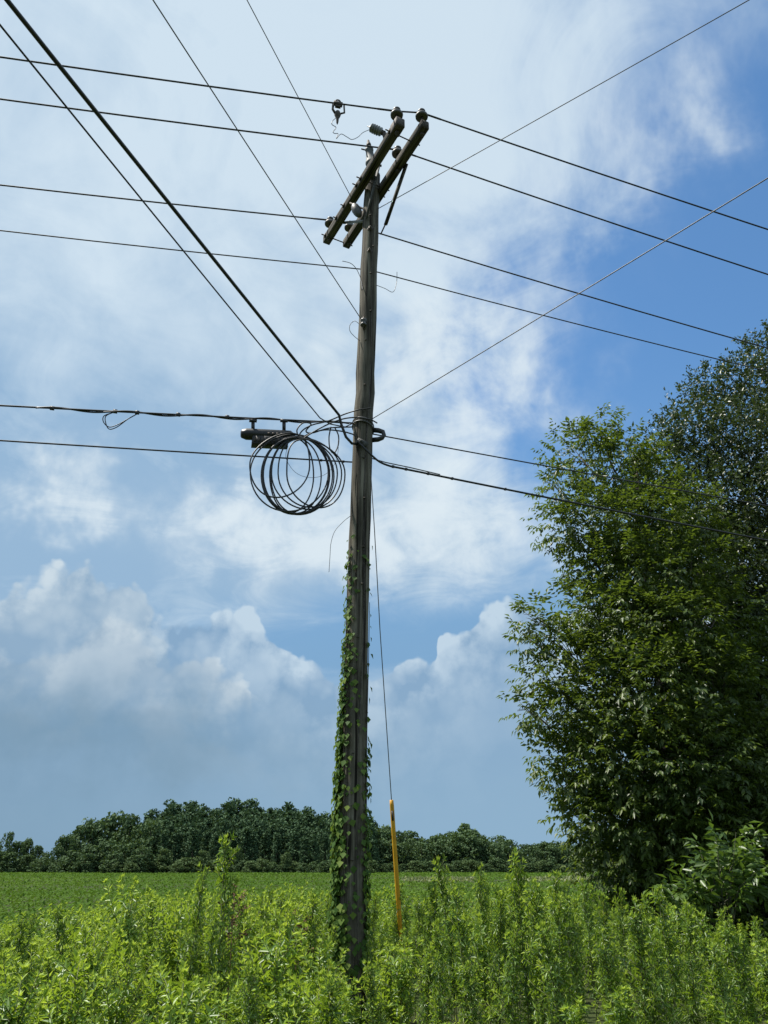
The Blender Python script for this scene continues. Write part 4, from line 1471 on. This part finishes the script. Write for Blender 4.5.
def build_weeds():
    spots = []
    # hand-placed stalks the photograph shows standing out: (pixel column, pixel top, depth, kind, label)
    special = [(228, 842, 6.2, 'spike', 'tallest lone green weed stalk, standing above the field left of the pole'),
               (191, 872, 6.4, 'spike', 'slender green weed stalk next left of the tallest lone stalk'),
               (457, 862, 6.8, 'spike', 'tall leafy weed stalk, first of the tall ones right of the yellow guard'),
               (478, 872, 6.9, 'spike', 'slimmer tall weed stalk standing between the two tallest ones right of the guard'),
               (519, 858, 6.3, 'spike', 'tallest thick leafy weed stalk right of the yellow guard'),
               (553, 876, 6.6, 'spike', 'tall weed stalk next right of the tallest thick one'),
               (583, 884, 7.4, 'spike', 'tall weed stalk below the left edge of the leafy tree'),
               (432, 884, 7.2, 'spike', 'leafy weed stalk rising just right of the yellow guard, before the tallest ones'),
               (500, 880, 7.6, 'spike', 'weed stalk in the gap left of the tallest thick one'),
               (536, 886, 6.0, 'spike', 'weed stalk standing close at the right side of the tallest thick one'),
               (606, 898, 6.6, 'spike', 'weed stalk before the lower left edge of the leafy tree'),
               (131, 893, 6.6, 'bushy', 'branching weed standing out above the others at left, farthest from the pole'),
               (660, 893, 5.8, 'spike', 'tall thin weed stalk rising before the dark foot of the leafy tree')]
    for px, py, Y, kind, lab in special:
        spots.append([at(px, py, Y)[0], Y, at(px, py, Y)[2], kind, lab])
    # further upright stalks that stand clear of the mass, right of the pole and a few at the left
    for px, py, Y in [(424, 893, 7.0), (446, 884, 7.8), (467, 892, 6.0), (488, 897, 6.3), (508, 890, 7.2), (528, 898, 7.9), (545, 900, 5.9), (566, 889, 6.9), (574, 903, 6.1),
                      (596, 890, 7.6), (616, 893, 7.2), (630, 905, 6.2), (643, 899, 7.4), (674, 909, 6.6), (690, 905, 7.5), (706, 916, 6.2), (722, 914, 7.2), (738, 926, 6.4), (752, 921, 7.4),
                      (440, 925, 5.6), (498, 930, 5.5), (560, 928, 5.5), (612, 936, 5.5), (660, 940, 5.5), (716, 948, 5.5), (30, 915, 7.0), (70, 908, 7.4), (160, 897, 7.6), (252, 902, 7.0), (282, 896, 7.6), (310, 899, 7.2)]:
        p = at(px, py, Y)
        spots.append([p[0], Y, p[2], 'spike', None])
    n = 0
    pts = [(q[0], q[1]) for q in spots]
    tries = 0
    while n < 640 and tries < 90000:
        tries += 1
        y = 4.7 + (13.0 - 4.7) * random.random() ** 0.95
        x = random.uniform(-1, 1) * (0.66 * y + 0.5)
        if (x - pole_at(0.5)[0]) ** 2 + (y - PY) ** 2 < 0.2 ** 2:
            continue
        md = (0.215 if y < 7 else 0.27) * (1.16 if x > 0.1 else 1.0)
        if any((x - a) ** 2 + (y - b_) ** 2 < md * md for a, b_ in pts):
            continue
        cap, px = weed_cap(x, y)
        h = cap * (1.0 - 0.26 * random.random() ** 1.5)
        if px > 400:
            h *= 0.93
        if y < 6.3:
            h *= np.interp(y, [4.7, 6.3], [random.uniform(0.42, 0.86), random.uniform(0.75, 1.0)])
        if random.random() < 0.10:
            h = min(cap * 1.045, h * 1.15)
        if h < 0.35:
            continue
        # the pole's foot stays partly open in front
        if 384 < px < 416 and y < 8.8:
            h = min(h, 1.6 - y * (np.interp(px, [384, 393, 406, 416], [900, 934, 940, 900]) + random.uniform(0, 15) - HOR) / 929.0)
        if 325 < px < 390 and y < PY and y > 2.0:
            h = min(h, 1.6 - y * (np.interp(px, [325, 345, 360, 378, 395], [900, 990, 1000, 960, 905]) + random.uniform(0, 30) - HOR) / 929.0)
        if px < 330:
            kind = random.choices(['bushy', 'spike', 'broad'], [0.55, 0.33, 0.12])[0]
        elif px > 620:
            kind = random.choices(['bushy', 'spike', 'broad'], [0.30, 0.64, 0.06])[0]
        else:
            kind = random.choices(['bushy', 'spike', 'broad'], [0.12, 0.84, 0.04])[0]
        pts.append((x, y))
        spots.append([x, y, h, kind, None])
        n += 1
    # how large a plant shows: seen height over distance, and only if its top is in the frame
    def show(s):
        x, y, h = s[:3]
        px = 384 + FPX * x / (y * math.cos(TILT))
        top = HOR + 929 * (1.6 - h) / y
        if not (-15 < px < 783) or top > 1020:
            return 0
        return min(1024 - top, h * 900 / y) / 100 + 3.0 / y
    plain = sorted([s for s in spots if s[4] is None], key=show, reverse=True)
    solo = [s for s in spots if s[4]] + plain[:284]
    rest = plain[284:]
    LAB = {'spike': 'upright narrow-leaved green weed stalk among the others in the weed belt',
           'bushy': 'branching bright green leafy weed among the others in the weed belt',
           'broad': 'broad-leaved low green weed among the others in the weed belt'}
    GRP = {'spike': 'upright weed stalks of the belt', 'bushy': 'branching weeds of the belt', 'broad': 'broad-leaved weeds of the belt'}
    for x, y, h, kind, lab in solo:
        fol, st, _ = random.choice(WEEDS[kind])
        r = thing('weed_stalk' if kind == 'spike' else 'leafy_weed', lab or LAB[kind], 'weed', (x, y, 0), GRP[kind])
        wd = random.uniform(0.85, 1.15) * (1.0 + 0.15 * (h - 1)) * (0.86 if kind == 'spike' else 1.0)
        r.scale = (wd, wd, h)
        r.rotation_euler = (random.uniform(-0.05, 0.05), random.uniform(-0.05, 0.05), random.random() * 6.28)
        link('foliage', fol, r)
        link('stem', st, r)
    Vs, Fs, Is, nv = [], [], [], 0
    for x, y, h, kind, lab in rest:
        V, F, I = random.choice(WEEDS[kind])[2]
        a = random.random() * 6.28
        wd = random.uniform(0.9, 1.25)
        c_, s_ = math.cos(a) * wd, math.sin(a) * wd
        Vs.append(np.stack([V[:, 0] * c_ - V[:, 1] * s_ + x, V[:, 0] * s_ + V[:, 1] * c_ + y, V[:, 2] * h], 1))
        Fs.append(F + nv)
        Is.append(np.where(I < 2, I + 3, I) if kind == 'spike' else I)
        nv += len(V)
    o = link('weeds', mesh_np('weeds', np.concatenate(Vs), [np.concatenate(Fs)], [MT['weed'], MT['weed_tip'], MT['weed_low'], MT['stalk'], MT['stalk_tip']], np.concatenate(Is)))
    tag(o, 'dense mass of green weeds filling the belt between the bigger stalks', 'weeds', kind='stuff')

    # dry brown dock stalks
    def dock(px, py, Y, lab):
        p = at(px, py, Y)
        root = thing('dry_weed_stalk', lab, 'weed', (p[0], Y, 0), 'dry brown stalks among the weeds')
        h = p[2]
        st = MB()
        st.tube([(0, 0, 0), (0.01, 0, h * 0.6), (0, 0, h)], [0.006, 0.005, 0.002], 5)
        bs = []
        for k in range(7):
            a = k * 2.4
            z0 = h * (0.72 + 0.035 * k)
            e = np.array([math.cos(a) * 0.13, math.sin(a) * 0.13, z0 + 0.11])
            st.tube([(0, 0, z0), e * [0.5, 0.5, 1] + [0, 0, -0.04], e], [0.003, 0.0025, 0.0015], 4)
            t = RNG.random((34, 1))
            Pp = np.array([0, 0, z0]) + (e - np.array([0, 0, z0])) * t + RNG.normal(size=(34, 3)) * 0.008
            bs.append(leaf_batch(Pp, rdir(34) + [0, 0, -0.4], rdir(34), 0.026, 0.016))
        V, F, _ = cat_batches(bs)
        link('seed_head', mesh_np('seed_head', V, [F], MT['dry']), root)
        st.build('stem', MT['dry'], root)
    dock(235, 884, 6.6, 'dry reddish-brown seed stalk beside the tallest lone weed stalk')
    dock(297, 912, 6.8, 'dry brown seed stalk between the lone stalk and the pole')


build_weeds()


# ------------------------------------------------------------------ trees on the right
def compound_leaves(P, Dv, n_pairs, rach, l, w):
    """pinnate leaves: rows of drooping leaflets either side of a stalk"""
    n = len(P)
    Dv = unit(Dv)
    side = unit(np.cross(Dv, np.array([0, 0, 1.0]) + rdir(n) * 0.25))
    nor = np.cross(side, Dv)
    out = []
    for k in range(n_pairs):
        t = (k + 0.8) / n_pairs
        for sg in (-1, 1):
            base = P + Dv * (rach * t)[:, None] - nor * (0.12 * rach * t * t)[:, None] * 1.0
            d = Dv * 0.65 + side * sg + np.array([0, 0, -0.5]) + rdir(n) * 0.5
            ll = l * (0.75 + 0.4 * RNG.random(n)) * (0.75 + 0.3 * math.sin(math.pi * t))
            out.append(leaf_batch(base, d, nor + rdir(n) * 0.6, ll, ll * w, 0.1, 0.2, 0.42))
    tb = P + Dv * rach[:, None]
    ll = l * (0.9 + 0.3 * RNG.random(n))
    out.append(leaf_batch(tb, Dv + [0, 0, -0.4], nor, ll, ll * w, 0.1, 0.2))
    V, F, _ = cat_batches(out)
    return V, F


def clump_points(clumps, dens, skin=0.55):
    P, O = [], []
    for (c, r) in clumps:
        n = max(6, int(dens * r ** 2.2))
        d = rdir(n)
        rad = r * (skin + (1 - skin) * RNG.random((n, 1)) ** 0.6) * (0.85 + 0.3 * RNG.random((n, 1)))
        P.append(c + d * rad * np.array([1, 1, 0.9]))
        O.append(d)
    return np.concatenate(P), np.concatenate(O)


def limbs(mb, base, top, clumps, r0):
    n = 12
    ts = np.linspace(0, 1, n)
    spine = base + (top - base) * ts[:, None]
    spine[:, 0] += 0.12 * np.sin(ts * 5)
    spine[:, 1] += 0.10 * np.sin(ts * 4 + 1)
    mb.tube(spine, r0 * (1 - 0.85 * ts) + 0.012, 10)
    for (c, r) in clumps:
        f = np.clip((c[2] - base[2]) / (top[2] - base[2]) - 0.2, 0.06, 0.9)
        s = np.array([np.interp(f, ts, spine[:, k]) for k in range(3)])
        m = (s + c) / 2 + np.array([0, 0, 0.15 * np.linalg.norm(c - s)]) * 0.4 + RNG.normal(size=3) * 0.1
        rr = 0.010 + 0.011 * np.linalg.norm(c - s) * 0.8
        mb.tube([s, m, c], [rr, rr * 0.65, 0.008], 6)
        for k in range(4):
            e = c + unit(RNG.normal(size=3) + unit(c - s) * 0.6) * r * 0.8
            mb.tube([m * 0.3 + c * 0.7, (c + e) / 2 + RNG.normal(size=3) * 0.04, e], [0.009, 0.006, 0.003], 4)


def build_front_tree():
    base = np.array([px_x(668, 14.2), 14.2, 0.0])
    root = thing('leafy_tree', 'green tree with drooping compound leaves, nearest behind the weeds at right', 'tree', base)
    C = []
    # (pixel, pixel, depth, radius): clumps of foliage on the limbs
    for (px, py, Y, r) in [(578, 455, 14.0, 0.62), (600, 428, 14.3, 0.42), (612, 470, 14.5, 0.8), (560, 488, 13.8, 0.42), (632, 452, 14.6, 0.5), (650, 490, 14.4, 0.65), (565, 525, 13.7, 0.5),
                           (600, 520, 13.7, 0.75), (640, 525, 13.5, 0.8), (680, 520, 14.2, 0.8), (588, 560, 13.8, 0.55), (620, 570, 13.4, 0.75), (665, 575, 13.3, 0.8), (700, 570, 13.8, 0.7),
                           (536, 618, 13.4, 0.33), (530, 640, 13.4, 0.26), (555, 640, 13.5, 0.45), (590, 610, 13.6, 0.65), (625, 625, 13.2, 0.8), (670, 630, 13.0, 0.85), (715, 620, 13.6, 0.8),
                           (548, 680, 13.3, 0.42), (529, 708, 13.2, 0.27), (560, 715, 13.3, 0.5), (585, 665, 13.4, 0.7), (600, 710, 13.1, 0.75), (640, 690, 12.8, 0.85), (690, 685, 12.9, 0.9), (725, 690, 13.2, 0.8),
                           (560, 755, 13.6, 0.45), (575, 775, 13.6, 0.5), (600, 760, 13.3, 0.75), (640, 760, 12.8, 0.85), (690, 755, 12.7, 0.9), (730, 750, 12.9, 0.8),
                           (590, 815, 13.6, 0.55), (625, 820, 13.2, 0.8), (670, 820, 12.9, 0.85), (715, 815, 12.8, 0.85), (755, 800, 13.0, 0.8),
                           (610, 862, 13.5, 0.5), (645, 870, 13.2, 0.65), (690, 870, 13.0, 0.75), (735, 865, 12.9, 0.8), (655, 900, 13.2, 0.45), (700, 905, 13.0, 0.55), (745, 910, 12.8, 0.6),
                           (640, 600, 14.8, 1.0), (680, 680, 15.0, 1.2), (640, 760, 15.0, 1.1), (700, 780, 15.2, 1.2), (660, 850, 15.0, 1.0), (720, 860, 15.2, 1.1), (650, 520, 15.2, 0.9),
                           (640, 915, 13.4, 0.45), (668, 922, 13.1, 0.5), (715, 925, 12.9, 0.5), (750, 930, 12.8, 0.55), (690, 890, 13.6, 0.8), (740, 890, 13.6, 0.8), (780, 760, 13.6, 1.0), (785, 860, 13.2, 1.0), (800, 680, 14.2, 1.1), (790, 920, 13.0, 0.7)]:
        C.append((at(px, py, Y), r))
    P, O = clump_points(C, 370, 0.5)
    n = len(P)
    Dv = O * 0.9 + rdir(n) * 0.5 + np.array([0, 0, 0.05])
    rach = 0.26 * (0.7 + 0.6 * RNG.random(n))
    V, F = compound_leaves(P, Dv, 4, rach, 0.118, 0.42)
    link('crown', mesh_np('leafy_tree_crown', V - base, [F], MT['pecan']), root)
    m = MB()
    limbs(m, base - [0, 0, 0.3], at(640, 470, 14.6), C, 0.17)
    m.v = [k - base for k in m.v]
    m.build('trunk', MT['bark'], root)


def build_oak():
    base = np.array([px_x(800, 17.5), 17.5, 0.0])
    root = thing('oak_tree', 'tall dark tree with small grey-green leaves behind the leafy one, cut by the right edge', 'tree', base)
    C = []
    for (px, py, Y, r) in [(768, 350, 17.5, 0.7), (745, 385, 17.3, 0.9), (775, 395, 16.5, 1.0), (715, 388, 17.2, 0.75), (690, 405, 17.0, 0.5), (672, 432, 17.2, 0.55), (700, 440, 16.5, 1.0), (740, 440, 16.0, 1.1), (785, 450, 15.6, 1.2),
                           (665, 470, 17.0, 1.0), (705, 500, 16.2, 1.1), (750, 505, 15.6, 1.2), (800, 520, 15.5, 1.3), (690, 550, 16.4, 1.1), (735, 570, 15.6, 1.2), (780, 590, 15.2, 1.3),
                           (720, 630, 16.0, 1.2), (765, 650, 15.4, 1.3), (700, 690, 16.5, 1.2), (750, 710, 15.4, 1.3), (800, 720, 15.4, 1.3), (720, 770, 16.0, 1.2), (765, 790, 15.2, 1.2),
                           (750, 850, 15.5, 1.2), (800, 850, 15.2, 1.3), (700, 840, 16.2, 1.1), (720, 900, 15.6, 0.9), (780, 910, 15.0, 0.9), (660, 900, 16.2, 0.9),
                           (820, 400, 16.5, 1.2), (840, 480, 16.5, 1.4), (850, 600, 16.5, 1.5), (850, 700, 16.5, 1.5), (850, 800, 16.5, 1.5), (800, 340, 18, 0.9), (850, 340, 18.5, 1.3), (900, 420, 18, 1.6), (920, 560, 18, 1.8), (920, 720, 18, 1.8), (820, 290, 19, 0.9),
                           (640, 560, 17.6, 1.0), (620, 640, 17.4, 1.0), (610, 720, 17.2, 0.9), (600, 800, 17.0, 0.8), (620, 850, 16.6, 0.8), (760, 560, 18.5, 1.8), (760, 700, 18.5, 1.8), (700, 620, 18.5, 1.5)]:
        C.append((at(px, py, Y), r))
    P, O = clump_points(C, 300, 0.35)
    n = len(P)
    m_ = 11
    tw = unit(O * 0.7 + rdir(n) * 0.8 + [0, 0, 0.15])
    bs = []
    for k in range(m_):
        t = (k + 0.5) / m_ * 0.3
        p = P + tw * t + rdir(n) * 0.025
        d = tw * 0.5 + rdir(n)
        l = 0.095 * (0.65 + 0.6 * RNG.random(n))
        bs.append(leaf_batch(p, d, rdir(n) * 0.8 + [0, 0, 0.8], l, l * 0.5, 0.1, 0.1, 0.5))
    V, F, _ = cat_batches(bs)
    link('crown', mesh_np('oak_crown', V - base, [F], MT['oak']), root)
    m = MB()
    limbs(m, base - [0, 0, 0.3], at(800, 360, 17.8), C, 0.3)
    m.v = [k - base for k in m.v]
    m.build('trunk', MT['bark'], root)


def build_sapling():
    base = np.array([px_x(715, 11.0), 11.0, 0.0])
    root = thing('sapling', 'young tree with larger pale-glinting leaves before the dark foot of the right trees', 'sapling', base)
    tips = [(688, 868), (700, 850), (716, 838), (736, 832), (752, 842), (690, 890), (672, 900), (712, 872), (738, 862), (760, 868), (706, 905), (735, 890), (662, 888), (765, 895), (725, 850), (748, 858)]
    m = MB()
    P, Dv = [], []
    for k, (px, py) in enumerate(tips):
        e = at(px, py, 11.0 + 0.35 * math.sin(k * 1.9))
        s = base + np.array([0, 0, 0.4 + 0.06 * k])
        mid = (s + e) / 2 + np.array([0, 0, 0.12])
        m.tube([s, mid, e], [0.009, 0.006, 0.002], 5)
        for t in np.linspace(0.05, 1.0, 10):
            q = (1 - t) * mid + t * e if k % 3 else (1 - t) * (s * 0.4 + mid * 0.6) + t * e
            P.append(q)
            Dv.append(unit(e - s) + rdir(1)[0] * 0.8)
    P, Dv = np.array(P), np.array(Dv)
    V, F = compound_leaves(P, Dv, 3, np.full(len(P), 0.2), 0.15, 0.40)
    link('crown', mesh_np('sapling_crown', V - base, [F], MT['sapling']), root)
    m.tube([base - [0, 0, 0.2], base + [0.02, 0, 0.6], base + [0, 0.02, 1.1]], [0.02, 0.016, 0.008], 7)
    m.v = [k - base for k in m.v]
    m.build('trunk', MT['sapling_stem'], root)


build_front_tree()
build_oak()
build_sapling()

# ------------------------------------------------------------------ render look
vs = scene.view_settings
scene.display_settings.display_device = 'sRGB'
vs.view_transform = 'Standard'
vs.look = 'None'
vs.exposure = EXPOSURE
vs.gamma = 1.0
vs.use_curve_mapping = False
cy = scene.cycles
cy.use_denoising = True
cy.denoiser = 'OPENIMAGEDENOISE'
cy.denoising_input_passes = 'RGB_ALBEDO_NORMAL'
cy.denoising_prefilter = 'ACCURATE'
cy.max_bounces = 6
cy.diffuse_bounces = 3
cy.glossy_bounces = 2
cy.transmission_bounces = 4
cy.transparent_max_bounces = 4
cy.caustics_reflective = False
cy.caustics_refractive = False
cy.use_adaptive_sampling = True
cy.adaptive_threshold = 0.01
